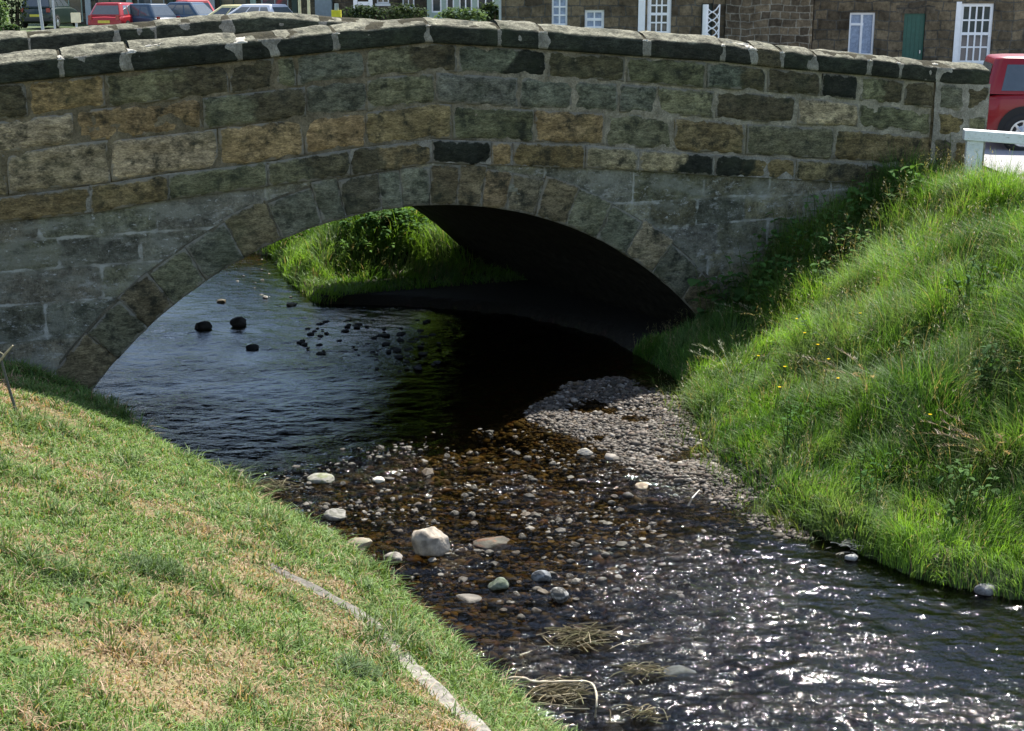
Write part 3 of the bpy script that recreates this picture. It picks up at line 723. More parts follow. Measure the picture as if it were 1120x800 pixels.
def long_grass(name, n0, box, cond, hf, dens, cols, wid, seed, m=120):
    P = scatter(n0, *box, m=m)
    k = cond(P); P = P[k]
    n = len(P)
    cl = 1.25 * n2(P[:, 0], P[:, 1], 1.3, seed) + .5 * n2(P[:, 0], P[:, 1], 5, seed + 1, 2)
    keep = rng.uniform(size=n) < np.clip(dens + .35 * cl, .15, 1); P = P[keep]; cl = cl[keep]; n = len(P)
    h = hf(P) * rng.uniform(.55, 1.15, n) * np.clip(1 + .5 * cl, .4, 1.8)
    # leaves fall in drifts: neighbouring blades lean the same way
    az = 2.2 * n2(P[:, 0], P[:, 1], 1.1, seed + 2, 2) * math.pi + rng.normal(0, .9, n) - .9
    gm = sstep(-.6, .6, n2(P[:, 0], P[:, 1], .8, seed + 3) + rng.normal(0, .22, n))
    c = lerp(cols[0], cols[1], gm); g2_ = (.8 * sstep(.0, .6, n2(P[:, 0], P[:, 1], 1.9, seed + 6) + rng.normal(0, .25, n)))[:, None]; c = c * (1 - g2_) + np.array([.15, .235, .085]) * g2_; straw = rng.uniform(size=n) < .02 + .06 * sstep(.2, .7, n2(P[:, 0], P[:, 1], 1.4, seed + 4))
    c = np.where(straw[:, None], lerp((.25, .2, .1), (.36, .31, .17), rng.uniform(size=n)), c) * rng.normal(1, .15, n)[:, None]
    c = np.clip(c, .01, .6)
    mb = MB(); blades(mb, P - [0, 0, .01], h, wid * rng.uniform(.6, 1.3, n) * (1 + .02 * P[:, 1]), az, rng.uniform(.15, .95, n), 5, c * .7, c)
    # flowering stems
    sel = rng.choice(n, n // 60, replace=False); Q = P[sel]; hs = hf(Q) * rng.uniform(1.1, 1.6, len(Q))
    straw = lerp((.15, .17, .06), (.24, .19, .11), rng.uniform(size=len(Q)))
    azs = rng.uniform(0, 6.3, len(Q)); bs = rng.uniform(.1, .5, len(Q))
    blades(mb, Q, hs, np.full(len(Q), .004), azs, bs, 4, straw * .6, straw)
    tip = Q + np.stack([hs * bs * np.cos(azs), hs * bs * np.sin(azs), hs * (1 - .55 * bs)], 1)
    for k in range(5):
        blades(mb, tip - [0, 0, .02 * k] + rng.normal(0, .006, tip.shape), np.full(len(Q), .032), np.full(len(Q), .0065), rng.uniform(0, 6.3, len(Q)), rng.uniform(.4, 1.2, len(Q)), 1, straw, straw * 1.2)
    o = mb.build(name, M_TALL); tag(o, kind='stuff'); print(name, n); return o
def right_of(P):
    return (seg_dist(P[:, :2], RIGHT) < seg_dist(P[:, :2], LEFT)) & ~in_poly(P[:, :2], STREAM)
def hbank(P):
    d = seg_dist(P[:, :2], RIGHT); return (.16 + .26 * sstep(.1, 1.6, d)) * (1 - .12 * np.exp(infront(P) / .7)) * (1 - .55 * sstep(4.6, 5.6, P[:, 0]) * sstep(12.5, 14, P[:, 1])) * (1 - .35 * sstep(3.0, 4.5, d))
long_grass('bank_grass', 620000, (1.0, 9, 5.2, 18.2), lambda P: right_of(P) & (infront(P) < -.06) | (right_of(P) & (P[:, 0] > 5.75) & (P[:, 1] < 17.3)), hbank, .85,
           ((.06, .15, .02), (.19, .36, .045)), .0056, 101)
long_grass('far_bank_grass', 150000, (-6.5, 1.2, 15.4, 24), lambda P: right_of(P) & ((infront(P) > W - 1.2)), lambda P: (.22 + .2 * sstep(.1, 1.2, seg_dist(P[:, :2], RIGHT))) * (.45 + .55 * sstep(W - .5, W + .3, infront(P))), .85,
           ((.06, .14, .02), (.18, .34, .04)), .008, 141, m=0)
# sparse turf where the gravel bar meets the bank
long_grass('bar_turf', 60000, (.6, 3.2, 8.4, 13.6), lambda P: in_poly(P[:, :2], BAR) & (seg_dist(P[:, :2], RIGHT) < .42), lambda P: .05 + .10 * (seg_dist(P[:, :2], RIGHT) < .22), .1,
           ((.05, .09, .018), (.14, .19, .04)), .006, 171)

# ------------------------------------------------------------------ gravel and stones
def stones(mb, P, size, flat=.6, sub=1, palette=None, rough=.22):
    v, t = ICO[sub]; n = len(P); m = len(v)
    sc = size[:, None] * np.stack([rng.uniform(.75, 1.3, n), rng.uniform(.75, 1.3, n), flat * rng.uniform(.7, 1.2, n)], 1)
    V = v[None] * (1 + rng.uniform(-rough, rough, (n, m, 1))) * sc[:, None]
    a = rng.uniform(0, 6.3, n); ca, sa = np.cos(a), np.sin(a); tx = rng.normal(0, .3, n)
    y_, z_ = V[..., 1] * np.cos(tx)[:, None] - V[..., 2] * np.sin(tx)[:, None], V[..., 1] * np.sin(tx)[:, None] + V[..., 2] * np.cos(tx)[:, None]
    X = V[..., 0] * ca[:, None] - y_ * sa[:, None]; Yy = V[..., 0] * sa[:, None] + y_ * ca[:, None]
    V = np.stack([X, Yy, z_], -1) + P[:, None]
    T_ = (t[None] + (np.arange(n) * m)[:, None, None]).reshape(-1, 3)
    pal = np.array(palette); c = pal[rng.integers(0, len(pal), n)] * rng.normal(.85, .22, (n, 1))
    mb.add(V.reshape(-1, 3), tris=T_, col=np.repeat(np.clip(c, .012, .7), m, 0))
PG = [(.08, .068, .052), (.11, .093, .075), (.06, .052, .042), (.08, .06, .04), (.20, .18, .155), (.035, .03, .026), (.11, .09, .075), (.09, .065, .048), (.045, .038, .03)]
PB = [(.085, .064, .03), (.075, .062, .034), (.075, .055, .024), (.05, .04, .02), (.10, .075, .035), (.03, .027, .018), (.06, .055, .035), (.14, .12, .08), (.10, .055, .025), (.045, .045, .02)]
PR = [(.08, .07, .055), (.05, .045, .033), (.09, .08, .065), (.03, .027, .02), (.065, .048, .03), (.15, .135, .11)]
def in_region(n, poly):
    lo, hi = poly.min(0), poly.max(0); Q = rng.uniform(lo, hi, (n, 2)); return Q[in_poly(Q, poly)]
Q = in_region(70000, BAR); z = height(Q[:, 0], Q[:, 1]); bd = seg_dist(Q, np.vstack([BAR, BAR[:1]]))
sz_ = rng.gamma(1.5, .0048, len(Q)) + .004
gb = MB(); stones(gb, np.c_[Q, z + sz_ * .25], sz_, .55, 1, PG); gb = gb.build('gravel_bar_pebbles', M_PEB, smooth=True); tag(gb, kind='stuff')
Q = in_region(34000, np.vstack([wz([(150, 470), (450, 455), (520, 440), (620, 480), (760, 560), (900, 600), (1180, 690), (1250, 900), (600, 900)])]))
Q = Q[in_poly(Q, STREAM)]
z = height(Q[:, 0], Q[:, 1]); sz_ = rng.gamma(2.0, .008, len(Q)) + .009
bb = MB(); stones(bb, np.c_[Q, z + sz_ * .2], sz_, .5, 1, PB); bb = bb.build('stream_bed_stones', M_PEB, smooth=True); tag(bb, kind='stuff')
Q = in_region(9000, RIFF); k = n2(Q[:, 0], Q[:, 1], 1.7, 81) + rng.normal(0, .25, len(Q)) > .2; Q = Q[k & (in_poly(Q, STREAM))]
sz_ = rng.gamma(1.5, .0058, len(Q)) + .006
rf = MB(); stones(rf, np.c_[Q, rng.normal(-.010, .010, len(Q))], sz_, .6, 1, PR); rf = rf.build('riffle_shingle', M_PEB, smooth=False); tag(rf, kind='stuff')
# shingle in the bright shallows upstream of the bridge
Q = in_region(600, wz([(215, 345), (300, 345), (345, 335), (312, 306), (296, 278), (255, 300)])); sz_ = rng.gamma(2.0, .009, len(Q)) + .008
us = MB(); stones(us, np.c_[Q, rng.normal(-.05, .02, len(Q))], sz_, .6, 1, [(.14, .13, .10), (.12, .10, .06), (.2, .19, .17)]); us = us.build('upstream_shingle', M_PEB); tag(us, kind='stuff')

def rock(name, loc, sx_, sy_, sz2, seed, col, col2=None, sub=4, cut=6, rot=0.0, mat=None):
    v, t = ICO[sub]; r0 = np.random.default_rng(seed); V = v.copy()
    for _ in range(cut):                                   # flat broken faces
        nrm = r0.normal(size=3); nrm /= np.linalg.norm(nrm); off = r0.uniform(.52, .80)
        dd = V @ nrm; V = V - np.maximum(dd - off, 0)[:, None] * nrm * .93
    V = V * (1 + .07 * fbm(V * 1.6 + seed, 3)[:, None] + .025 * fbm(V * 7 + seed, 2)[:, None])
    V = V * [sx_, sy_, sz2]; V = V @ rotz(rot).T
    c = np.broadcast_to(col, V.shape).copy()
    if col2 is not None:
        m = sstep(-.05, .25, fbm(v * 1.8 + seed * 1.7, 3))[:, None]; c = c * (1 - m) + np.asarray(col2) * m
    wet = sstep(.03, .0, (V[:, 2] + loc[2]) - .012)[:, None] if False else sstep(0., 1., np.clip((.035 - (V[:, 2] + loc[2])) / .03, 0, 1))[:, None]
    c = c * (1 - .55 * wet)                                 # damp tide line round the foot
    mb = MB(); mb.add(V, tris=t, col=c); return mb.build(name, mat or M_ROCK, origin=(0, 0, 0), smooth=True, sharp=38) if False else place(mb, name, mat or M_ROCK, loc)
def place(mb, name, mat, loc):
    o = mb.build(name, mat, smooth=True, sharp=40); o.location = loc; return o
def px_rock(x, y, wpx, asp, seed, col, label, col2=None, sink=.3, cut=6, yasp=.85, rot=0.):
    p = at_z(x, y, 0); dist = np.linalg.norm(p - [0, 0, EYE]); rad = wpx / 2 * dist / FPX
    hz = rad * asp
    o = rock('boulder' if wpx > 30 else 'stone', (p[0], p[1], hz * (1 - 2 * sink)), rad, rad * yasp, hz, seed, col, col2, cut=cut, rot=rot)
    return tag(o, label, 'boulder' if wpx > 30 else 'stone')
px_rock(471, 605, 46, .95, 3, (.30, .26, .21), 'large pale angular boulder standing dry in the middle of the stream', (.17, .145, .115), .22, 10, .9, .4)
px_rock(394, 599, 30, .55, 12, (.25, .21, .15), 'flat tan stone at the foot of the lawn, left of the large boulder', (.2, .19, .13), .3, 6, .8)
px_rock(431, 615, 23, .7, 5, (.24, .22, .19), 'small speckled grey stone touching the water between the flat tan stone and large boulder', (.12, .11, .09), .3, 5)
px_rock(545, 643, 23, .8, 6, (.08, .10, .065), 'green algae-covered stone downstream of the large boulder', (.14, .16, .12), .35, 5)
px_rock(592, 635, 22, .75, 7, (.07, .075, .08), 'blue-black rounded stone, upper of two dark stones in midstream', (.15, .16, .17), .3, 5)
px_rock(611, 655, 22, .85, 8, (.06, .06, .055), 'dark stone with one pale side, lower of two dark stones in midstream', (.3, .29, .27), .3, 6)
px_rock(351, 526, 30, .4, 9, (.25, .24, .2), 'wide low pale stone near the bend of the lawn edge', (.14, .15, .08), .35, 5)
px_rock(414, 528, 14, .7, 10, (.55, .51, .42), 'tiny cream stone above the shallow rapids', None, .3, 5)
px_rock(703, 534, 16, .7, 11, (.6, .5, .34), 'cream-coloured stone at the foot of the gravel bar', (.4, .3, .2), .3, 5)
px_rock(540, 594, 46, .25, 13, (.075, .07, .05), 'broad flat slab just breaking the surface right of the large boulder', (.12, .06, .03), .5, 5)
px_rock(368, 566, 28, .5, 14, (.2, .19, .17), 'low grey stone in the rapids close to the grass edge', (.1, .1, .08), .35, 6)
px_rock(512, 655, 30, .2, 15, (.2, .18, .15), 'thin pale slab lying awash in brown water below the large boulder', None, .4, 5)
px_rock(222, 360, 20, .6, 16, (.03, .03, .028), 'black stone standing in the bright pool, leftmost under the arch', None, .25, 5)
px_rock(262, 356, 22, .55, 17, (.035, .033, .03), 'black oval stone in the bright pool, right of another black stone', None, .25, 5)
px_rock(277, 382, 16, .5, 18, (.03, .03, .03), 'small black stone nearest the viewer in the bright pool under the arch', None, .3, 5)
px_rock(1078, 648, 24, .6, 19, (.13, .13, .13), 'grey stone at the water edge below the tall grass on the right', (.22, .22, .22), .3, 6)
px_rock(931, 612, 15, .6, 20, (.3, .3, .29), 'pale pebble-like stone beside the bank where gravel ends', None, .3, 5)
px_rock(640, 497, 18, .5, 22, (.3, .28, .24), 'light stone at the tip of the gravel bar', None, .3, 5)
px_rock(745, 735, 44, .3, 23, (.07, .08, .075), 'submerged greyish slab in the broken water at lower centre', (.05, .055, .045), .75, 5)
# a loose scatter of small stones in the rapids: nothing tells them apart
Q = in_region(300, wz([(300, 560), (400, 500), (600, 490), (720, 560), (640, 660), (520, 690), (440, 640)])); Q = Q[in_poly(Q, STREAM)]; Q = Q[seg_dist(Q, LEFT) > .12][:70]
protos = []
for i, q in enumerate(Q):
    s_ = rng.uniform(.018, .045)
    if i < 6:
        o = rock('stone', (q[0], q[1], 0), .05, .042, .032, 40 + i, random.choice(PR), random.choice(PR), sub=3, cut=5); protos.append(o)
    else:
        o = protos[i % 6].copy(); COL.objects.link(o)
    k = s_ / .05; o.scale = (k, k, k); o.rotation_euler = (0, 0, rng.uniform(0, 6.3)); o.location = (q[0], q[1], rng.uniform(-.4, .5) * s_)
    tag(o, 'small wet stone breaking the surface of the shallow rapids', 'stone', 'small stones in the rapids')
Q = in_region(200, wz([(330, 352), (400, 350), (480, 350), (480, 400), (430, 412), (380, 392), (325, 395)]))[:80]; protos = []  # ragged leafy shadow on the water, built as scattered black stones
for i, q in enumerate(Q):
    if i < 4: o = rock('stone', (q[0], q[1], 0), .06, .05, .03, 60 + i, (.03, .03, .028), None, sub=3, cut=4); protos.append(o)
    else: o = protos[i % 4].copy(); COL.objects.link(o)
    k = rng.uniform(.35, .95); o.scale = (k, k, k * .7); o.rotation_euler = (0, 0, rng.uniform(0, 6.3)); o.location = (q[0], q[1], rng.uniform(-.005, .015))
    tag(o, 'small black blob standing in for leafy shadow at the foot of the far grassy bank', 'stone', 'dark blobs standing in for shadow under the arch')

# edging stones set in the lawn
kb = MB(); t = np.linspace(0, 1, 120); kk = np.cumsum(np.r_[0, np.linalg.norm(np.diff(KERB[:, :2], axis=0), axis=1)]); kk /= kk[-1]
kx, ky = np.interp(t, kk, KERB[:, 0]), np.interp(t, kk, KERB[:, 1]); kx, ky = blur(kx[:, None], 7)[:, 0], blur(ky[:, None], 7)[:, 0]
tg = np.stack([np.gradient(kx), np.gradient(ky)], 1); tg /= np.linalg.norm(tg, axis=1)[:, None]; nn_ = np.stack([-tg[:, 1], tg[:, 0]], 1)
cr = np.linspace(-1, 1, 14); wd = .055 + .028 * sstep(.1, .5, t) - .015 * sstep(.7, 1, t) + .008 * n2(t * 16, t * 0, 1, 5)
X = kx[:, None] + nn_[:, :1] * cr * wd[:, None]; Yy = ky[:, None] + nn_[:, 1:] * cr * wd[:, None]
Z = height(kx, ky)[:, None] + .010 - .012 * cr - .02 * np.abs(cr) ** 8 + .004 * n2(X, Yy, 9, 3) - .03 * (cr > .95) - .05 * (np.abs(cr) > .99)
Z = Z - .02 * (1 - sstep(.0, .12, t))[:, None]
kb.grid(np.stack([X, Yy, Z], -1), (np.array([.21, .195, .17]) * (.55 + .45 * sstep(.1, .5, t))[:, None, None]) + np.zeros(X.shape + (1,)), flip=True)
o = kb.build('edging_stone', M_KERB, smooth=True); tag(o, 'pale weathered stone edging curving down through the mown grass slope', 'kerb')

# ------------------------------------------------------------------ weeds, tussocks, sticks and flood debris
def root_mat(mb, loc, r, col=(.05, .045, .02)):
    a = np.linspace(0, 2 * math.pi, 15)[:-1]; rr_ = r * (1 + .25 * np.sin(a * 3 + r * 90)); x_, y_ = loc[0] + rr_ * np.cos(a), loc[1] + rr_ * np.sin(a)
    v = np.vstack([np.c_[x_, y_, np.minimum(height(x_, y_), loc[2] + .1) - .012], [loc[0], loc[1], loc[2] + .012]]); mb.add(v, tris=[[i, (i + 1) % 14, 14] for i in range(14)], col=col)
def leaf(mb, base, az, pitch, L, Wd, col, fold=.25, seg=5, droop=.5):
    t = np.linspace(0, 1, seg + 1); wv_ = Wd * np.sin(np.pi * np.clip(t * .96 + .03, 0, 1)) ** .75
    el = pitch - droop * t * 1.6; dz = np.cumsum(np.r_[0, np.sin(el[1:])]) * L / seg; dx = np.cumsum(np.r_[0, np.cos(el[1:])]) * L / seg
    d = np.array([math.cos(az), math.sin(az), 0]); s_ = np.array([-math.sin(az), math.cos(az), 0])
    c = np.asarray(base) + dx[:, None] * d + dz[:, None] * np.array([0, 0, 1.])
    a = c + wv_[:, None] * s_ + (wv_ * fold)[:, None] * [0, 0, 1]; b = c - wv_[:, None] * s_ + (wv_ * fold)[:, None] * [0, 0, 1]
    mb.grid(np.stack([a, c, b], 1), np.asarray(col) * rng.normal(1, .12))
def weed(name, loc, label, cat, n, L, Wd, col, stems=0, sh=.4, pitch=(.1, 1.0), group=None, spread=.09):
    root = thing(name, tuple(loc), label, cat, group)
    lf = MB(); stm = MB()
    if stems == 0:
        for i in range(n): leaf(lf, np.asarray(loc) + [0, 0, .01], rng.uniform(0, 6.3), rng.uniform(*pitch), L * rng.uniform(.6, 1.2), Wd * rng.uniform(.7, 1.2), col)
    else:
        root_mat(stm, np.asarray(loc), spread * 2.6)
        for k in range(stems):
            a = rng.uniform(0, 6.3); hh = sh * rng.uniform(.6, 1.15); lean = rng.uniform(.05, .45); tt = np.linspace(0, 1, 8)
            b0 = np.asarray(loc) + [rng.normal(0, spread), rng.normal(0, spread), -.02]
            c = b0 + np.stack([np.cos(a) * lean * hh * tt ** 1.7, np.sin(a) * lean * hh * tt ** 1.7, hh * tt * (1 - .15 * tt)], 1)
            stm.tube(c, np.linspace(.005, .002, 8), 5, (.08, .11, .03))
            for j in range(max(2, n // stems)):
                f = rng.uniform(.25, 1); p = b0 + (c - b0)[min(7, int(f * 7))]
                leaf(lf, p, rng.uniform(0, 6.3), rng.uniform(-.2, .7), L * rng.uniform(.6, 1.2), Wd * rng.uniform(.7, 1.2), col)
        stm.build('stem', M_LEAF, root)
    lf.build('leaves', M_LEAF, root, smooth=True); return root
def seedgrass(loc, label, n, h, col, tip):
    root = thing('grass_tussock', tuple(loc), label, 'grass tussock'); n = int(n)
    P = np.asarray(loc) + np.c_[rng.normal(0, .045, n), rng.normal(0, .045, n), np.zeros(n) - .02]
    c = np.clip(np.asarray(col) * rng.normal(1, .15, (n, 1)), .01, .6)
    a = MB(); root_mat(a, loc, .14); blades(a, P, h * rng.uniform(.5, 1.05, n), np.full(n, .008), rng.uniform(0, 6.3, n), rng.uniform(.4, 1.1, n), 6, c * .7, c); a.build('blades', M_TALL, root)
    m = n // 8; b = MB(); az = rng.normal(3.4, .8, m); hh = h * rng.uniform(1.0, 1.5, m); bd = rng.uniform(.5, .95, m); Q = P[:m]
    straw = np.clip(np.asarray(tip) * rng.normal(1, .1, (m, 1)), .01, .7)
    blades(b, Q, hh, np.full(m, .005), az, bd, 7, straw * .6, straw)
    for f in np.linspace(.72, 1, 9):
        hz = hh * (f - .55 * bd * f ** 2.2); hx = hh * bd * (.25 * f + .75 * f * f)
        p = Q + np.stack([hx * np.cos(az), hx * np.sin(az), hz], 1)
        for _ in range(2): blades(b, p, np.full(m, .04), np.full(m, .008), az + rng.normal(0, .8, m), rng.uniform(.6, 1.3, m), 1, straw, straw)
    b.build('seed_heads', M_TALL, root); return root
pbb = bp(2.2, -.42, 0.); pbb[2] = float(height(pbb[0], pbb[1]))
weed('butterbur_plant', pbb, 'broad round-leaved green weed growing against the right springing of the arch', 'weed', 46, .14, .07, (.06, .12, .035), 14, .62, spread=.13)
weed('nettle_clump', hit(835, 345), 'dark leafy nettles in front of the spandrel wall, left of the taller grass', 'nettles', 110, .09, .028, (.06, .13, .03), 16, .6)
weed('nettle_clump', hit(905, 300), 'leafy nettle clump rising against the bridge wall halfway up the right bank', 'nettles', 110, .09, .028, (.06, .13, .03), 16, .55)
weed('nettle_clump', hit(975, 250), 'leafy weed clump against the wall just below the end pier', 'weed', 90, .09, .03, (.045, .09, .022), 13, .45)
weed('ragwort_plant', hit(1035, 205), 'thin straggling weed with pale tips climbing in front of the end pier', 'weed', 40, .07, .016, (.10, .13, .04), 9, .62)
for k_, (s_, d_, h_) in enumerate(((2.55, -.55, .6), (2.95, -.42, .6), (3.4, -.5, .55), (3.85, -.4, .55), (2.75, -1.05, .55), (3.3, -1.0, .5), (4.3, -.55, .5))):
    p_ = bp(s_, d_, 0.); p_[2] = float(height(p_[0], p_[1]))
    weed('weed_clump', p_, 'tall leafy weed clump along the foot of the bridge wall on the right', 'weeds', 130, .095 - .008 * (k_ % 3), .034 - .005 * (k_ % 3), [(.07, .15, .035), (.055, .12, .03), (.085, .17, .045)][k_ % 3], 15, h_ * 1.15, group='leafy weeds along the wall foot', spread=.15)
seedgrass(hit(800, 425), 'arching grass tussock with pale drooping seed heads beside the shaded arch foot', 60, .45, (.06, .12, .03), (.20, .22, .12))
seedgrass(hit(838, 372), 'tall seeding tussock with bleached heads leaning over the nettles', 70, .5, (.06, .12, .03), (.24, .22, .14))
seedgrass(hit(950, 440), 'thin pinkish seed heads standing mid-slope in the tall right bank', 90, .45, (.13, .18, .04), (.25, .2, .14))
seedgrass(hit(1085, 520), 'browner seeding tussock near the right edge of the tall bank', 120, .45, (.14, .17, .05), (.26, .19, .13))
def tuft(loc, label, n, h, spread, col):
    P = np.asarray(loc) + np.c_[rng.normal(0, spread * .6, n), rng.normal(0, spread * .6, n), np.zeros(n)]; P[:, 2] = height(P[:, 0], P[:, 1]) - .005
    c = np.clip(np.asarray(col) * rng.normal(1, .16, (n, 1)), .01, .6); fall = np.exp(-((P[:, :2] - loc[:2]) ** 2).sum(1) / (2 * spread ** 2))
    a = MB(); root_mat(a, loc, spread * 2.0, (.06, .075, .025)); blades(a, P, h * (.4 + .7 * fall) * rng.uniform(.6, 1.1, n), np.full(n, .006), rng.uniform(0, 6.3, n), rng.uniform(.3, 1.1, n), 4, c * .6, c)
    root = thing('grass_tuft', tuple(loc), label, 'grass tuft'); a.build('blades', M_LAWN, root); return root
weed('dock_plant', hit(85, 662), 'pale grey-green leafy rosette flat in the mown lawn', 'weed', 20, .085, .018, (.11, .17, .065), 0, 0, (-.05, .5))
weed('plantain_plant', hit(8, 722), 'spiky pale rosette at the left margin of the lawn', 'weed', 18, .11, .011, (.11, .17, .06), 0, 0, (.1, .8))
tuft(hit(392, 738), 'bluish green tuft of broad grass near the stone edging', 420, .10, .09, (.12, .18, .08))
tuft(hit(172, 625), 'lush dark green tuft in the middle of the dry lawn', 900, .09, .17, (.07, .125, .03))
tuft(hit(55, 628), 'deep green tuft on the left of the lawn, above the pale rosette', 700, .08, .15, (.075, .13, .035))
def on_bank(s_, d_): p = bp(s_, d_, 0.); return np.array([p[0], p[1], float(height(np.array(p[0]), np.array(p[1])))])
weed('shrub', on_bank(.28, W + .5), 'dark leafy bush topping the sunlit bank seen through the arch', 'bush', 1800, .085, .034, (.05, .115, .028), 110, .5, spread=.22)
weed('shrub', on_bank(-.12, W + .15), 'lighter leafy undergrowth in front of the dark bush through the arch', 'bush', 420, .07, .026, (.09, .18, .035), 40, .3, spread=.15)
for k_, (x_, y_) in enumerate(((1010, 300), (930, 350), (1075, 335), (880, 480), (1000, 420), (1095, 430), (960, 540), (1050, 565), (905, 395), (1110, 260))):
    weed('weed_clump', hit(x_, y_), 'clump of broad leafy weeds among the long grass of the right bank', 'weeds', 90, .055 + .01 * (k_ % 3), .013 + .004 * (k_ % 3), [(.05, .12, .028), (.065, .13, .035), (.045, .10, .03)][k_ % 3], 14, .38 + .05 * (k_ % 3), group='leafy weeds in the bank grass', spread=.13)
# buttercups
bq = [hit(x, y) for x, y in ((862, 398), (884, 430), (848, 455), (905, 470), (1003, 515), (870, 415), (930, 395), (820, 440), (895, 448), (842, 478))]
for i, p in enumerate(bq):
    r_ = thing('buttercup', tuple(p), 'small yellow flower on a thin stem in the long bank grass', 'flower', 'yellow flowers in the bank grass')
    a = MB(); tt = np.linspace(0, 1, 5); hh = .42; a.tube(np.asarray(p) + np.stack([.05 * tt, -.04 * tt, hh * tt], 1), .0025, 5, (.1, .14, .04)); a.build('stem', M_LEAF, r_)
    b = MB()
    for k in range(5): leaf(b, np.asarray(p) + [.05, -.04, hh], k * 1.257, .5, .016, .008, (.75, .55, .02), .2, 3, .1)
    b.build('petals', M_LEAF, r_)
# leaning stake by the left edge
p0 = hit(18, 456); rt = thing('stake', tuple(p0), 'thin dark stake leaning out of the lawn by the left end of the arch', 'stake')
a = MB(); D_ = 10.2 * .0 + p0[1]
q = [p0 - [0, 0, .1], at_Y(17, 448, D_), at_Y(9, 422, D_), at_Y(1, 393, D_)]; a.tube(q, [.011, .011, .010, .009], 7, (.10, .10, .085)); a.build('shaft', M_TWIG, rt)
b = MB(); b.tube([at_Y(0, 395, D_), at_Y(6, 387, D_ - .02), at_Y(14, 378, D_ - .05)], [.009, .008, .005], 6, (.36, .31, .22)); b.tube([at_Y(-12, 383, D_), at_Y(-2, 384, D_), at_Y(4, 388, D_)], [.004, .005, .004], 5, (.36, .33, .22)); b.build('broken_tip', M_TWIG, rt)
def debris(x, y, wpx, hpx, n, label, seed, cols):
    r0 = np.random.default_rng(seed); c = at_z(x, y, 0); k = np.linalg.norm(c - [0, 0, EYE]) / FPX
    mb = MB(); hw, hd = wpx / 2 * k, hpx / 2 * k / math.sin(R(24))
    for i in range(n):
        a = r0.normal(0, .5) if r0.random() < .75 else r0.uniform(0, 6.3); L = hw * r0.uniform(.25, .9)
        o = np.array([r0.normal(0, .4) * hw, r0.normal(0, .35) * hd, 0]); o[2] = .035 * max(0, 1 - (o[0] / hw) ** 2 - (o[1] / hd) ** 2) + r0.uniform(-.02, .02)
        t = np.linspace(-.5, .5, 7); bz = r0.uniform(-.01, .03); w1 = r0.normal(0, .12)
        p = c + o + np.stack([np.cos(a) * t * L - np.sin(a) * w1 * L * (t * t - .1), np.sin(a) * t * L + np.cos(a) * w1 * L * (t * t - .1), bz * (.25 - t * t) * 2], 1)
        mb.tube(p, r0.uniform(.0015, .0035), 5, np.array(cols[r0.integers(len(cols))]) * r0.normal(1, .2))
    o = mb.build('flood_debris', M_TWIG, origin=tuple(c)); tag(o, label, 'flood debris'); return c
DC = [(.17, .14, .08), (.10, .08, .04), (.28, .24, .16), (.06, .05, .025), (.13, .12, .06)]
debris(638, 700, 95, 30, 120, 'tangle of dead grass snagged in midstream below two dark stones', 1, DC)
debris(705, 738, 60, 22, 60, 'yellowish raft of dead stems right of the bent white stick', 2, DC)
debris(612, 762, 90, 34, 130, 'raft of dead stems caught against the grassy edge under the bent white stick', 3, DC)
debris(700, 785, 60, 16, 50, 'narrow scrap of washed-up stems at the very bottom of the stream', 4, DC)
debris(300, 535, 60, 22, 70, 'straw-coloured stems caught along the lawn edge upstream', 5, DC)
debris(930, 565 + 35, 40, 22, 45, 'pale washed-up stems where the gravel meets the tall grass', 6, [(.4, .36, .29), (.5, .46, .38)])
zz_ = [(545, 748, .02), (556, 742, .07), (572, 741, .09), (582, 746, .06), (592, 746, .05), (610, 746, .05), (640, 745, .06), (649, 748, .10), (653, 760, .12), (652, 775, .08), (650, 790, -.04)]
bs_ = MB(); pts = np.array([at_z(x, y, z) for x, y, z in zz_]); f_ = np.linspace(0, len(pts) - 1, 40)
sp_ = np.stack([np.interp(f_, range(len(pts)), pts[:, i]) for i in range(3)], 1); sp_ = np.stack([blur(sp_[:, i:i + 1], 2)[:, 0] for i in range(3)], 1)
bs_.tube(sp_, np.linspace(.008, .005, 40) * (1 + .25 * np.sin(np.arange(40) * 1.7)), 7, (.40, .35, .26)); o = bs_.build('driftwood_stick', M_TWIG, origin=tuple(pts[0]), smooth=True); tag(o, 'bent bleached stick hooked over the dead stems at the bottom', 'stick')
o = MB(); pts = np.array([at_z(753, 0 + 553, .03), at_z(757, 545, .10), at_z(765, 536, .12)]); o.tube(pts, [.008, .006, .004], 6, (.5, .44, .36)); o = o.build('driftwood_stick', M_TWIG, origin=tuple(pts[0])); tag(o, 'short pale twig poking out of the gravel bar', 'stick')

# ------------------------------------------------------------------ white fence by the end pier
pb = bp(sx(1063, 180), -.32, 0); pb = at_Y(1062, 203, 15.35)
fz = thing('white_fence', (pb[0], pb[1], 1.35), 'white painted timber post and rail fence above the right bank', 'fence')
def rot_box(mb, c, size, az, col, bev=.006, mat=0):
    bm = bmesh.new(); bmesh.ops.create_cube(bm, size=1); bmesh.ops.scale(bm, vec=size, verts=bm.verts)
    bmesh.ops.bevel(bm, geom=bm.edges[:], offset=bev, segments=2, affect='EDGES'); bm.normal_update()
    bmesh.ops.triangulate(bm, faces=bm.faces[:])
    v = np.array([x.co[:] for x in bm.verts]) @ rotz(az).T + np.asarray(c); t = np.array([[x.index for x in f.verts] for f in bm.faces]); bm.free()
    mb.add(v, tris=t, col=col, mat=mat)
FA = -.20; fdir = np.array([math.cos(FA), math.sin(FA), 0])
ztop = at_Y(1062, 148, 15.35)[2]
WC = (.74, .76, .76)
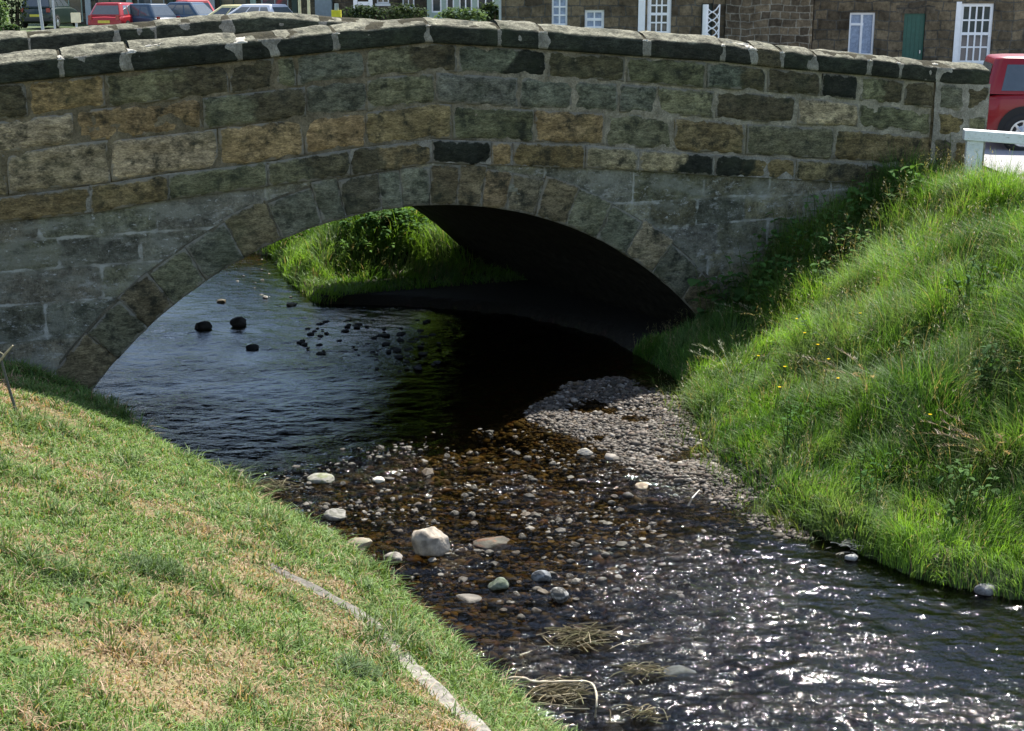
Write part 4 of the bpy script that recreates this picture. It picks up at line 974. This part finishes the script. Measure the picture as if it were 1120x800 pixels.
for k in range(3):
    c = pb + fdir * k * 2.2; a = MB(); zt = ztop - .05 - k * .12
    rot_box(a, (c[0], c[1], (zt + .9) / 2), (.17, .15, zt - .9), FA, WC); a.build('post', M_WOODW, fz)
a = MB(); c = pb + fdir * 2.15; t_ = np.array([fdir[0], fdir[1], -.12 / 2.2]); L_ = 4.7
vv_ = []
for s_ in (-.12, L_):
    for dy, dz in ((-.10, -.055), (.10, -.055), (.10, .055), (-.10, .055)): vv_.append(pb * [1, 1, 0] + [0, 0, ztop] + t_ * s_ + np.array([-fdir[1], fdir[0], 0]) * dy + [0, 0, dz])
a.add(vv_, [[0, 1, 2, 3], [7, 6, 5, 4], [0, 4, 5, 1], [1, 5, 6, 2], [2, 6, 7, 3], [3, 7, 4, 0]], col=WC); rl = a.build('top_rail', M_WOODW, fz)
bvm = rl.modifiers.new('b', 'BEVEL'); bvm.width = .008; bvm.segments = 2
#@@BG
# ------------------------------------------------------------------ parked cars
M_GLASSCAR = m_flat('car_glass', (.07, .085, .095), .06, .9, var=.1); M_RUB = m_flat('black_rubber', (.02, .02, .02), .75, .3); M_CHROME = m_flat('wheel_metal', (.5, .5, .5), .35, .5, .8)
M_LAMP = m_flat('red_lamp_lens', (.28, .015, .012), .2, .6); M_PLATE = m_flat('yellow_plate', (.6, .5, .06), .5, .4); M_BUMP = m_flat('dark_bumper', (.03, .03, .032), .6, .4)
def loft(mb, secs, col=(1, 1, 1), caps=True):
    S = np.array(secs); mb.grid(S, col, flip=False); n = S.shape[1]
    S2 = np.stack([S[:, -1], S[:, 0]], 1); mb.grid(S2, col)
    if caps:
        for i in (0, -1):
            c = S[i].mean(0); V = np.vstack([S[i], c]); mb.add(V, tris=[[j, (j + 1) % n, n] for j in range(n)] if i else [[(j + 1) % n, j, n] for j in range(n)], col=col)
def car(loc, az, paint, label, L=3.8, Wd=1.62, H=1.36, hatch=True, estate=False, group=None, body_rough=.22):
    root = thing('parked_car', tuple(loc), label, 'car', group); root.rotation_euler = (0, 0, az)
    Mp = m_flat('car_paint', paint, body_rough + .1, .35, coat=.2, var=.04, nscale=2)
    k = L / 3.8; belt = .63 * H
    st = [(0, .62, .66, .40), (.04, .72, .76, .30), (.22, .78, belt - .02, .24), (.9, .80, belt, .20), (2.0, .81, belt, .20), (2.75, .80, belt - .03, .20), (3.3, .77, belt - .14, .22), (3.7, .70, belt - .24, .28), (3.8, .60, belt - .36, .38)]
    if not hatch: st[1] = (.04, .72, belt - .10, .32); st[2] = (.22, .77, belt - .05, .26)
    secs = []
    for x, hw, zt, zb in st:
        hw = hw * Wd / 1.62; m = (zt + zb) / 2; c = .06
        prof = [(-hw + .1, zb), (-hw + .02, zb + c), (-hw, m - .05), (-hw - .008, m + .02), (-hw + .015, zt - c), (-hw + .07, zt), (0, zt + .02), (hw - .07, zt), (hw - .015, zt - c), (hw + .008, m + .02), (hw, m - .05), (hw - .02, zb + c), (hw - .1, zb), (0, zb)]
        secs.append([(x * k, y_, z_) for y_, z_ in prof])
    # finer, rounded lengthwise
    S = np.array(secs); xi = np.linspace(0, len(S) - 1, 40); S = np.stack([np.stack([np.interp(xi, range(len(S)), S[:, j, i]) for i in range(3)], -1) for j in range(S.shape[1])], 1)
    mb = MB(); loft(mb, S); body = mb.build('body', Mp, root, origin=(0, 0, 0), smooth=True, sharp=35)
    rb, rf0, ff, wb = ((.16, .50, 1.95, 2.72) if hatch else (.62, 1.05, 2.1, 2.75))
    if estate: rb, rf0 = .05, .16
    w0, w1 = .735 * Wd / 1.62, .57 * Wd / 1.62; zr = H; z0 = belt - .01
    cs = []
    for f in np.linspace(0, 1, 9):
        ww = w0 + (w1 - w0) * f ** 1.15; z = z0 + (zr - .035 - z0) * f; xa = rb + (rf0 - rb) * f; xb = wb + (ff - wb) * f
        r_ = .10
        cs.append([(xa * k, -ww + r_, z), (xa * k + .05, -ww + .03, z), (xa * k + r_, -ww, z), (xb * k - .12, -ww, z), (xb * k - .04, -ww + .05, z), (xb * k, -ww + .16, z), (xb * k, ww - .16, z), (xb * k - .04, ww - .05, z), (xb * k - .12, ww, z), (xa * k + r_, ww, z), (xa * k + .05, ww - .03, z), (xa * k, ww - r_, z)])
    base = np.array(cs[-1]); cen = base.mean(0)
    for sc, dz in ((.985, .018), (.95, .03), (.8, .04), (.5, .048), (.1, .05)): cs.append(cen + (base - cen) * [sc, sc, 1] + [0, 0, dz])
    mb = MB(); loft(mb, cs); mb.build('roof', Mp, root, origin=(0, 0, 0), smooth=True, sharp=35)
    def cab(u, v, face):                                       # point on the cabin shell
        f = v; ww = w0 + (w1 - w0) * f ** 1.15; z = z0 + (zr - .035 - z0) * f; xa = (rb + (rf0 - rb) * f) * k; xb = (wb + (ff - wb) * f) * k
        if face == 'rear': return (xa - .008, (-1 + 2 * u) * (ww - .09), z)
        if face == 'front': return (xb + .008, (-1 + 2 * u) * (ww - .15), z)
        sgn = -1 if face == 'right' else 1
        return (xa + .14 + u * (xb - xa - .32), sgn * (ww + .006), z)
    def pane(face, u0, u1, v0=.1, v1=.86):
        uu = np.linspace(u0, u1, 4); vv2 = np.linspace(v0, v1, 7)
        G = np.array([[cab(a_, b_, face) for b_ in vv2] for a_ in uu]); m = MB(); m.grid(G, flip=face in ('left', 'rear')); m.build('window', M_GLASSCAR, root, origin=(0, 0, 0), smooth=True)
    pane('rear', .03, .97); pane('front', .02, .98)
    for f_ in ('left', 'right'): pane(f_, .02, .26); pane(f_, .30, .62); pane(f_, .655, .97)
    ang = np.linspace(0, 2 * math.pi, 28, endpoint=False); rw = .285
    for x in (.58 * k, 3.05 * k):
        for sg in (-1, 1):
            yo = sg * (.805 * Wd / 1.62); prof = [(.10, -.17), (.8, -.17), (.97, -.13), (1, -.08), (1, -.02), (.95, .015), (.78, .02), (.62, .005)]
            G = np.array([[(x + rw * r_ * math.cos(a_), yo + sg * o_, rw + .0 + rw * r_ * math.sin(a_)) for r_, o_ in prof] for a_ in np.r_[ang, ang[:1]]]); m = MB(); m.grid(G, flip=sg < 0); wl = m.build('wheel', M_RUB, root, origin=(0, 0, 0), smooth=True)
            prof = [(.66, .004), (.6, .012), (.52, -.005), (.3, .008), (.26, .02), (.0, .022)]
            G = np.array([[(x + rw * r_ * math.cos(a_), yo + sg * (o_ + (.008 * (math.cos(a_ * 8) > .3) if .25 < r_ < .55 else 0)), rw + rw * r_ * math.sin(a_)) for r_, o_ in prof] for a_ in np.linspace(0, 2 * math.pi, 65)]); m = MB(); m.grid(G, flip=sg < 0); m.build('rim', M_CHROME, wl, origin=(0, 0, 0), smooth=True)
            m = MB(); rr_ = np.linspace(0, 1, 3); G = np.array([[(x + .35 * r_ * math.cos(a_), sg * (.808 * Wd / 1.62), rw + .02 + .35 * r_ * math.sin(a_)) for r_ in rr_] for a_ in np.linspace(-.1, math.pi + .1, 24)]); m.grid(G, flip=sg < 0); m.build('wheel_arch', M_RUB, root, origin=(0, 0, 0))
    for sg in (-1, 1):
        m = MB(); rot_box(m, (.02 if hatch else .03, sg * .60 * Wd / 1.62, .66 * belt + .2), (.07, .17, .20), 0, (1, 1, 1), .015); m.build('tail_light', M_LAMP, root, origin=(0, 0, 0))
    for x in (-.03, L + .01):
        m = MB(); rot_box(m, (x, 0, .40), (.13, Wd * .96, .14), 0, (1, 1, 1), .03); m.build('bumper', M_BUMP, root, origin=(0, 0, 0))
    m = MB(); rot_box(m, (-.012, 0, .60), (.02, .52, .11), 0, (1, 1, 1), .003); m.build('number_plate', M_PLATE, root, origin=(0, 0, 0))
    return root
def gz(x, y): return float(sea_level_road(np.array(x), np.array(y)))
def car_at(x, Y, az, paint, label, dz=0., **k):
    X = (x - 560) / FPX * (Y * math.cos(PITCH) + .5) ; return car((X, Y, gz(X, Y) + .04 + dz), az, paint, label, **k)
car((6.60, 20.55, 1.47), R(-11), (.22, .007, .012), 'bright red hatchback parked on the road behind the bridge end pier', L=3.75, Wd=1.6, H=1.30, estate=True)
G_ = 'cars parked beyond the bridge'
car_at(115, 61, R(82), (.33, .02, .025), 'small red hatchback facing away beyond the far parapet, nearest the cream sign', group=G_)
car_at(40, 70, R(88), (.02, .035, .03), 'dark green estate facing away at the far left behind two thin poles', L=4.2, Wd=1.7, H=1.55, group=G_)
car_at(186, 62, R(150), (.03, .06, .10), 'dark blue car parked nose-left beyond the parapet, left in the row of four', L=4.0, H=1.38, group=G_)
car_at(222, 66, R(120), (.42, .06, .06), 'faded red car wedged between two blue cars beyond the parapet', L=3.9, H=1.42, dz=.12, group=G_)
car_at(244, 63, R(160), (.035, .07, .12), 'navy blue saloon beyond the parapet, beside the cream car', L=4.2, H=1.42, hatch=False, dz=.08, group=G_)
car_at(296, 62, R(165), (.62, .57, .30), 'pale cream car with a rounded roof beyond the parapet', L=3.9, H=1.45, group=G_)
car_at(318, 58, R(150), (.62, .64, .68), 'silver car with its bonnet showing at the right end of the row', L=4.0, H=1.3, dz=.22, group=G_)

# ------------------------------------------------------------------ cottages and village front
M_COT1 = m_cottage('cottage_stone', 1.55, (.17, .135, .085), (.09, .085, .07), .03); M_COT2 = m_cottage('gable_stone', 2.1, (.13, .105, .07), (.17, .16, .13), .035)
M_COT3 = m_cottage('dark_stone', 1.3, (.12, .10, .07), (.06, .055, .045), .03)
M_WHITE = m_flat('white_gloss_paint', (.8, .82, .83), .4, .4, var=.05); M_GLASS = m_flat('window_glass', (.035, .045, .055), .05, .9, var=.3, nscale=3); M_GREEN = m_flat('green_door_paint', (.012, .085, .06), .45, .4)
M_SLATE = m_flat('grey_slate', (.09, .095, .10), .7, .3, var=.3, nscale=6); M_PALEG = m_flat('pale_green_paint', (.26, .34, .29), .6, .3); M_DKG = m_flat('dark_shopfront_paint', (.02, .04, .035), .5, .4)
M_CREAM = m_flat('cream_paint', (.62, .58, .40), .6, .3); M_YEL = m_flat('yellow_paint', (.62, .55, .02), .5, .4); M_GREYP = m_flat('grey_metal_paint', (.32, .36, .37), .5, .4); M_CURT = m_flat('net_curtain', (.30, .36, .46), .9, .1, var=.25, nscale=14)
M_BLUEG = m_flat('blue_grey_panel', (.18, .23, .25), .6, .3)
def facade(root, D, x0, x1, z0, z1, openings, mat, depth=6.0, roof=None):
    """front wall in the plane y = D with holes; openings (x0, x1, z0, z1)"""
    xs = sorted({x0, x1, *[o[0] for o in openings], *[o[1] for o in openings]}); zs = sorted({z0, z1, *[o[2] for o in openings], *[o[3] for o in openings]})
    mb = MB()
    for a, b in zip(xs[:-1], xs[1:]):
        for c, d in zip(zs[:-1], zs[1:]):
            if any(o[0] <= a and b <= o[1] and o[2] <= c and d <= o[3] for o in openings): continue
            mb.add([[a, D, c], [b, D, c], [b, D, d], [a, D, d]], [[0, 1, 2, 3]])
    for a, b, c, d in openings:
        r_ = .16
        mb.add([[a, D, c], [b, D, c], [b, D, d], [a, D, d], [a, D + r_, c], [b, D + r_, c], [b, D + r_, d], [a, D + r_, d]], [[0, 4, 5, 1], [1, 5, 6, 2], [2, 6, 7, 3], [3, 7, 4, 0]])
    mb.add([[x0, D, z0], [x1, D, z0], [x1, D + depth, z0], [x0, D + depth, z0], [x0, D, z1], [x1, D, z1], [x1, D + depth, z1], [x0, D + depth, z1]], [[3, 7, 4, 0], [1, 5, 6, 2], [2, 6, 7, 3]])
    mb.build('wall', mat, root)
    rf_ = MB(); zc = z1 + depth * .42; ov = .25
    rf_.add([[x0 - .1, D - ov, z1 - .1], [x1 + .1, D - ov, z1 - .1], [x1 + .1, D + depth / 2, zc], [x0 - .1, D + depth / 2, zc], [x0 - .1, D + depth + ov, z1 - .1], [x1 + .1, D + depth + ov, z1 - .1]], [[0, 1, 2, 3], [3, 2, 5, 4]], [[0, 3, 4], [1, 5, 2]]); rf_.build('roof', M_SLATE, root)
def px_rect(x0, x1, y0, y1, D):
    a = at_Y(x0, y1, D); b = at_Y(x1, y0, D); return a[0], b[0], a[2], b[2]
def window(root, rect, D, cols, rows, fw=.06, bar=.025, mat=None, glass=None, sill=True, name='window'):
    x0, x1, z0, z1 = rect; y = D + .07; m = MB()
    for lo, hi in (((x0, y, z0), (x0 + fw, y + .07, z1)), ((x1 - fw, y, z0), (x1, y + .07, z1)), ((x0 + fw, y, z0), (x1 - fw, y + .07, z0 + fw)), ((x0 + fw, y, z1 - fw), (x1 - fw, y + .07, z1))): m.box(lo, hi)
    for c in range(1, cols):
        xc = x0 + fw + (x1 - x0 - 2 * fw) * c / cols; m.box((xc - bar / 2, y + .015, z0 + fw), (xc + bar / 2, y + .055, z1 - fw))
    for r_ in range(1, rows):
        zc = z0 + fw + (z1 - z0 - 2 * fw) * r_ / rows; bb_ = bar * (1.8 if r_ * 2 == rows else 1); m.box((x0 + fw, y + .012, zc - bb_ / 2), (x1 - fw, y + .058, zc + bb_ / 2))
    w_ = m.build(name, mat or M_WHITE, root); ORIG[w_.name] = ORIG[root.name]
    g = MB(); g.add([[x0 + fw, y + .045, z0 + fw], [x1 - fw, y + .045, z0 + fw], [x1 - fw, y + .045, z1 - fw], [x0 + fw, y + .045, z1 - fw]], [[0, 1, 2, 3]]); g.build('pane', glass or M_GLASS, w_)
    if sill:
        s_ = MB(); s_.box((x0 - .06, D - .05, z0 - .10), (x1 + .06, D + .065, z0 - .004)); s_.build('sill', M_WHITE if mat is None else mat, w_)
    return w_
# right-hand cottage
D = 43.0; r1 = px_rect(927, 958, 14, 61, D); r2 = px_rect(985, 1013, 15, 80, D); r3 = px_rect(1047, 1088, 4, 70, D)
xl, xr = at_Y(889, 40, D)[0], at_Y(1360, 40, D)[0]; zg = gz(11, D) - .25
cot = thing('stone_cottage', ((xl + xr) / 2, D + 3, zg), 'dark stone cottage with a green door between two white windows', 'cottage')
facade(cot, D, xl, xr, zg - .5, zg + 5.2, [r1, (r2[0], r2[1], zg - .02, r2[3]), r3], M_COT1)
w_ = window(cot, r1, D, 2, 1, .06, .07, glass=M_CURT); m = MB(); zc = r1[3] - (r1[3] - r1[2]) * .3; m.box((r1[0] + .06, D + .075, zc), (r1[0] + .43, D + .135, zc + .07)); m.build('transom', M_WHITE, w_)
window(cot, r3, D, 4, 4, .09, .045); m = MB(); m.box((r3[0] - .16, D - .03, r3[2] - .1), (r3[0] - .006, D + .1, r3[3] + .05)); m.build('window_surround', M_WHITE, cot)
m = MB(); m.box((r2[0], D + .08, zg), (r2[1], D + .13, r2[3])); 
for i in range(1, 5):
    xc = r2[0] + (r2[1] - r2[0]) * i / 5; m.box((xc - .008, D + .072, zg), (xc + .008, D + .082, r2[3] - .05))
dr_ = m.build('door', M_GREEN, cot); ORIG[dr_.name] = ORIG[cot.name]
m = MB(); rot_box(m, (r2[1] - .1, D + .05, zg + 1.0), (.03, .05, .1), 0, (1, 1, 1), .008); m.build('handle', M_CHROME, dr_)
m = MB(); m.box((r2[0] - .25, D - .02, r2[3] + .003), (r2[1] + .25, D + .15, r2[3] + .24)); m.build('lintel', M_COT3, cot)
m = MB(); m.box((xl + (xr - xl) * .7, D + 2.6, zg + 6.6), (xl + (xr - xl) * .7 + .9, D + 3.4, zg + 8.6)); m.build('chimney', M_COT1, cot)
# the cottage before it, with the shuttered sash and the small square window
D = 40.0; q1 = px_rect(603.5, 621, -22, 28, D); q2 = px_rect(639.5, 661, 11, 32, D); q3 = px_rect(707.5, 735, -8, 39, D); q4 = px_rect(765, 780, 4, 80, D)
xl, xr = at_Y(548, 40, D)[0], at_Y(889, 40, D)[0] - .05; zg = gz(5, D) - .25
ct2 = thing('stone_cottage', ((xl + xr) / 2, D + 3, zg), 'stone cottage with a tiny square window and a white shuttered sash', 'cottage')
xm = at_Y(792, 40, D)[0]
facade(ct2, D, xl, xm, zg - .5, zg + 5.0, [q1, q2, q3, (q4[0], q4[1], zg, q4[3])], M_COT1)
m = MB(); m.box((xm + .004, D - .12, zg - .5), (xr, D + 6, zg + 5.0)); m.build('gable_wall', M_COT2, ct2)
window(ct2, q1, D, 2, 5, .05, .045, glass=M_CURT); window(ct2, q2, D, 2, 2, .07, .04, glass=M_CURT); window(ct2, q3, D, 3, 4, .11, .04)
sx0, sx1, z0_, z1_ = px_rect(697.5, 706, -8, 38, D); m = MB(); m.box((sx0, D - .05, z0_), (sx1, D - .01, z1_))
for i in range(12): zc = z0_ + (z1_ - z0_) * (i + .5) / 12; m.box((sx0 + .03, D - .058, zc - .02), (sx1 - .03, D - .049, zc + .02))
m.build('shutter', M_WHITE, ct2)
m = MB(); m.box((q4[0], D + .12, zg), (q4[1], D + .16, q4[3])); m.build('door', M_DKG, ct2)
tx0, tx1, tz0, tz1 = px_rect(769, 786, 5, 60, D); tr = thing('trellis', (tx0, D - .2, zg), 'white diamond lattice trellis leaning by the dark doorway', 'trellis')
m = MB(); m.tube([(tx0, D - .2, zg), (tx0, D - .2, tz1)], .085, 6); m.tube([(tx1, D - .2, zg), (tx1, D - .2, tz1)], .02, 6); m.build('post', M_WHITE, tr)
m = MB()
for i in range(9):
    zc = zg + .1 + (tz1 - zg - .5) * i / 8; t = np.linspace(0, 1, 9)
    for sg in (1, -1):
        xx = tx0 + (tx1 - tx0) * (t if sg > 0 else 1 - t); m.tube(np.stack([xx, np.full(9, D - .2 - .015 * sg), zc + .4 * t + .04 * np.sin(t * 6.3)], 1), .018, 5)
m.build('lattice', M_WHITE, tr)
# pale green bay-fronted house and porch house, left of the cottages
D = 58.0; xl, xr = at_Y(467, 10, D)[0], at_Y(547, 10, D)[0]; zg = gz(-2, D) - .1
gh = thing('green_house', ((xl + xr) / 2, D + 2, zg), 'pale green painted house front with tall windows behind a hedge', 'house')
wr = [px_rect(a, b, -70, 14, D) for a, b in ((472, 482), (488, 496), (502, 516), (522, 540))]
facade(gh, D, xl, xr, zg - .5, zg + 5.4, wr, M_PALEG, 5)
for r_ in wr: window(gh, r_, D, 2 if r_[1] - r_[0] > .4 else 1, 3, .06, .05, sill=False)
D = 60.0; xl, xr = at_Y(346, 10, D)[0], at_Y(466.4, 10, D)[0]
ph = thing('porch_house', ((xl + xr) / 2, D + 2, zg), 'dark stone house with a white timber porch above clipped bushes', 'house')
wr = [px_rect(412, 424, -70, 4, D), px_rect(440, 452, -70, 8, D)]
facade(ph, D, xl, xr, zg - .5, zg + 5.6, wr, M_COT3, 5)
for r_ in wr: window(ph, r_, D, 2, 3, .06, .04)
m = MB(); Dp = D - 1.3
for px_ in (389, 405.5): a = at_Y(px_, 10, Dp)[0]; m.box((a - .08, Dp - .08, zg - .1), (a + .08, Dp + .08, 4.6))
a, b = at_Y(389, 4, Dp), at_Y(405.5, 4, Dp); m.box((a[0] + .085, Dp - .05, a[2] - .07), (b[0] - .085, Dp + .05, a[2] + .07)); m.box((a[0] - .3, Dp - .15, 4.605), (b[0] + .3, D - .01, 4.8)); m.build('porch', M_WHITE, ph)
pn = px_rect(345, 361, -50, 24, D - .4); m = MB(); m.box((pn[0], D - .4, zg - .2), (pn[1], D - .02, pn[3])); m.build('side_bay', M_BLUEG, ph)
# long shop front behind the parked cars
D = 80.0; xl, xr = at_Y(48, 10, D)[0], at_Y(345, 10, D)[0]; zg = 1.5
sh_ = thing('shop_row', ((xl + xr) / 2, D + 3, zg), 'long dark row of shop fronts behind the parked cars', 'shops')
wr = []; xx = xl + .6
while xx < xr - 2: wr.append((xx, xx + 1.5, zg + .5, zg + 2.6)); xx += 2.25
facade(sh_, D, xl, xr, zg - 1, zg + 6, wr, M_COT3, 7)
for i, r_ in enumerate(wr):
    window(sh_, r_, D, 2, 1, .08, .06, mat=[M_PALEG, M_DKG, M_GREYP][i % 3], sill=False)
    m = MB(); m.box((r_[1] + .2, D - .14, zg - .9), (r_[1] + .5, D - .004, zg + 3.2)); m.build('pilaster', [M_GREYP, M_PALEG, M_DKG][i % 3], sh_)
m = MB(); m.box((at_Y(110, 0, D)[0], D - .3, 4.05), (at_Y(126, 0, D)[0], D - .004, 4.6)); m.build('fascia', m_flat('red_fascia', (.22, .015, .015), .5), sh_)
# small things in front of the houses
def pole(x, D, r_, mat, label, cat='pole', name='pole', lean=0., top=7.0, y1=30):
    p = at_Y(x, y1, D); g = gz(p[0], D); rt = MB(); h_ = np.linspace(0, 1, 8)
    rt.tube(np.stack([p[0] + lean * (h_ - .2) * 5, np.full(8, D), g - .1 + (top - g) * h_], 1), np.linspace(r_ * 1.15, r_ * .85, 8), 10)
    for hz in (.35,): rt.tube([(p[0] + lean * -.7, D, g - .1), (p[0] + lean * -.6, D, g + hz)], r_ * 1.5, 10)
    return tag(rt.build(name, mat, origin=(p[0], D, g), smooth=True, sharp=40), label, cat)
pole(46, 48, .045, M_GREYP, 'thin pale pole leaning slightly left before the dark estate car', lean=-.06)
pole(60, 52, .035, M_GREYP, 'slim grey pole right of the dark estate car')
pole(328.5, 47, .045, M_CREAM, 'cream upright post, left of a matching pair beyond the parapet', 'post', 'post')
pole(338.5, 47, .045, M_CREAM, 'cream upright post, right of a matching pair beyond the parapet', 'post', 'post')
pole(547, 37, .03, M_GREYP, 'thin grey pole at the left corner of the stone cottage')
p = at_Y(83, 25, 50.); nb = thing('notice_board', (p[0], 50., gz(p[0], 50)), 'small cream notice board on a post beside the red hatchback', 'notice board')
a, b = at_Y(78, 25, 50.), at_Y(87.5, 14, 50.); m = MB(); rot_box(m, ((a[0] + b[0]) / 2, 50, (a[2] + b[2]) / 2), (b[0] - a[0], .06, b[2] - a[2]), 0, (1, 1, 1), .01); m.build('board', M_CREAM, nb)
m = MB(); m.tube([(p[0], 50.05, gz(p[0], 50) - .1), (p[0], 50.05, a[2] + .1)], .04, 8); m.build('post', M_GREYP, nb)
p = at_Y(368, 22, 46.); zg2 = gz(p[0], 46); bl = thing('marker_post', (p[0], 46., zg2), 'short yellow marker with a grey cap beyond the parapet', 'marker post')
a, b = at_Y(363, 21, 46.), at_Y(373, 11, 46.); m = MB(); m.box((a[0], 45.9, zg2), (b[0], 46.1, b[2] - .01)); m.build('body', M_YEL, bl)
c = at_Y(368, 4, 46.); m = MB(); m.tube([(c[0], 46, b[2] - .05), (c[0], 46, c[2])], [.075, .065], 10); m.build('cap', M_GREYP, bl)
def bush(name, x, y, D, wpx, hpx, col, label, n=700, cat='bush', trunk=False):
    c = at_Y(x, y, D); k = D / FPX; rw_, rh = wpx / 2 * k, hpx / 2 * k; g = gz(c[0], D)
    rt = thing(name, (c[0], D, g), label, cat); lf = MB()
    for i in range(n):
        v = rng.normal(size=3); v /= np.linalg.norm(v); v *= rng.uniform(.45, 1.02) * (1 + .25 * perlin(v * 2 + x))
        leaf(lf, c + v * [rw_, rw_ * .6, rh], rng.uniform(0, 6.3), rng.uniform(-.6, .8), .14 * rng.uniform(.6, 1.3), .05, col, .2, 3)
    lf.build('foliage', M_LEAF, rt); s_ = MB()
    for i in range(5): s_.tube([(c[0] + rng.normal(0, .1), D, g - .1), (c[0] + rng.normal(0, rw_ * .4), D + rng.normal(0, .2), c[2] + rng.uniform(-.3, .5) * rh)], [.05, .02], 6, (.06, .05, .035))
    s_.build('trunk' if trunk else 'stem', M_TWIG, rt); return rt
bush('shrub', 398, 15, 52, 46, 20, (.035, .06, .03), 'dark clipped shrub in front of the white porch')
bush('shrub', 442, 14, 52, 52, 20, (.04, .065, .03), 'dark spreading shrub left of the pale green house')
bush('shrub', 505, 16, 50, 56, 15, (.08, .13, .06), 'lighter green hedge before the pale green house')
bush('shrub', 535, 14, 51, 30, 22, (.05, .08, .035), 'dark shrub at the corner of the stone cottage')
bush('shrub', -4, 18, 58, 28, 40, (.12, .2, .07), 'bright green bush at the far left beyond the parapet')
bush('shrub', 14, 0, 62, 34, 60, (.025, .04, .02), 'dark shady bush beside the estate car at the far left', 900)
bush('shrub', 10, 31, 47, 22, 10, (.05, .09, .03), 'low green growth on the verge behind the far parapet', 200)
#@@PART2
# ------------------------------------------------------------------ world, sun, camera
SUN_EL, SUN_AZ = R(53), R(21)        # azimuth to the right of the view direction (+Y)
w = bpy.data.worlds.new('World'); scene.world = w; w.use_nodes = True
nt = w.node_tree; nt.nodes.clear(); o_ = nt.nodes.new('ShaderNodeOutputWorld'); bg = nt.nodes.new('ShaderNodeBackground'); sk = nt.nodes.new('ShaderNodeTexSky')
sk.sky_type = 'NISHITA'; sk.sun_disc = False; sk.sun_elevation = SUN_EL; sk.sun_rotation = SUN_AZ; sk.dust_density = .3; sk.ozone_density = 1.4
bg.inputs[1].default_value = .085
tc = nt.nodes.new('ShaderNodeTexCoord'); mpw = nt.nodes.new('ShaderNodeMapping'); mpw.inputs['Scale'].default_value = (1, 1, 1.8); nt.links.new(tc.outputs['Generated'], mpw.inputs[0])
cn = nt.nodes.new('ShaderNodeTexNoise'); cn.inputs['Scale'].default_value = 2.6; cn.inputs['Detail'].default_value = 7; cn.inputs['Roughness'].default_value = .6; nt.links.new(mpw.outputs[0], cn.inputs['Vector'])
cr_ = nt.nodes.new('ShaderNodeValToRGB'); cr_.color_ramp.elements[0].position = .52; cr_.color_ramp.elements[1].position = .68; nt.links.new(cn.outputs[0], cr_.inputs[0])
cm = nt.nodes.new('ShaderNodeMix'); cm.data_type = 'RGBA'; cm.inputs[7].default_value = (6.5, 6.6, 6.9, 1); nt.links.new(cr_.outputs[0], cm.inputs[0]); nt.links.new(sk.outputs[0], cm.inputs[6])   # unseen fair-weather clouds, added to brighten the water reflections and the shade
nt.links.new(cm.outputs[2], bg.inputs[0]); nt.links.new(bg.outputs[0], o_.inputs[0])
sl = bpy.data.lights.new('sun', 'SUN'); sl.energy = 4.6; sl.angle = R(.5); sl.color = (1, .95, .86)
so = bpy.data.objects.new('sun', sl); COL.objects.link(so)
sd = Vector((math.sin(SUN_AZ) * math.cos(SUN_EL), math.cos(SUN_AZ) * math.cos(SUN_EL), math.sin(SUN_EL)))
so.rotation_euler = sd.to_track_quat('Z', 'Y').to_euler(); so.location = (5, 10, 30)
cam = bpy.data.cameras.new('camera'); co = bpy.data.objects.new('camera', cam); COL.objects.link(co)
cam.sensor_width = 36; cam.lens = 36 * FPX / 1120; cam.clip_end = 3000; cam.clip_start = .05
co.location = (0, 0, EYE); co.rotation_euler = (math.pi / 2 - PITCH, 0, 0); scene.camera = co
scene.view_settings.view_transform = 'Standard'; scene.view_settings.look = 'None'; scene.view_settings.exposure = 1.5; scene.view_settings.gamma = 1
scene.cycles.max_bounces = 6; scene.cycles.transparent_max_bounces = 12
scene.cycles.use_denoising = True
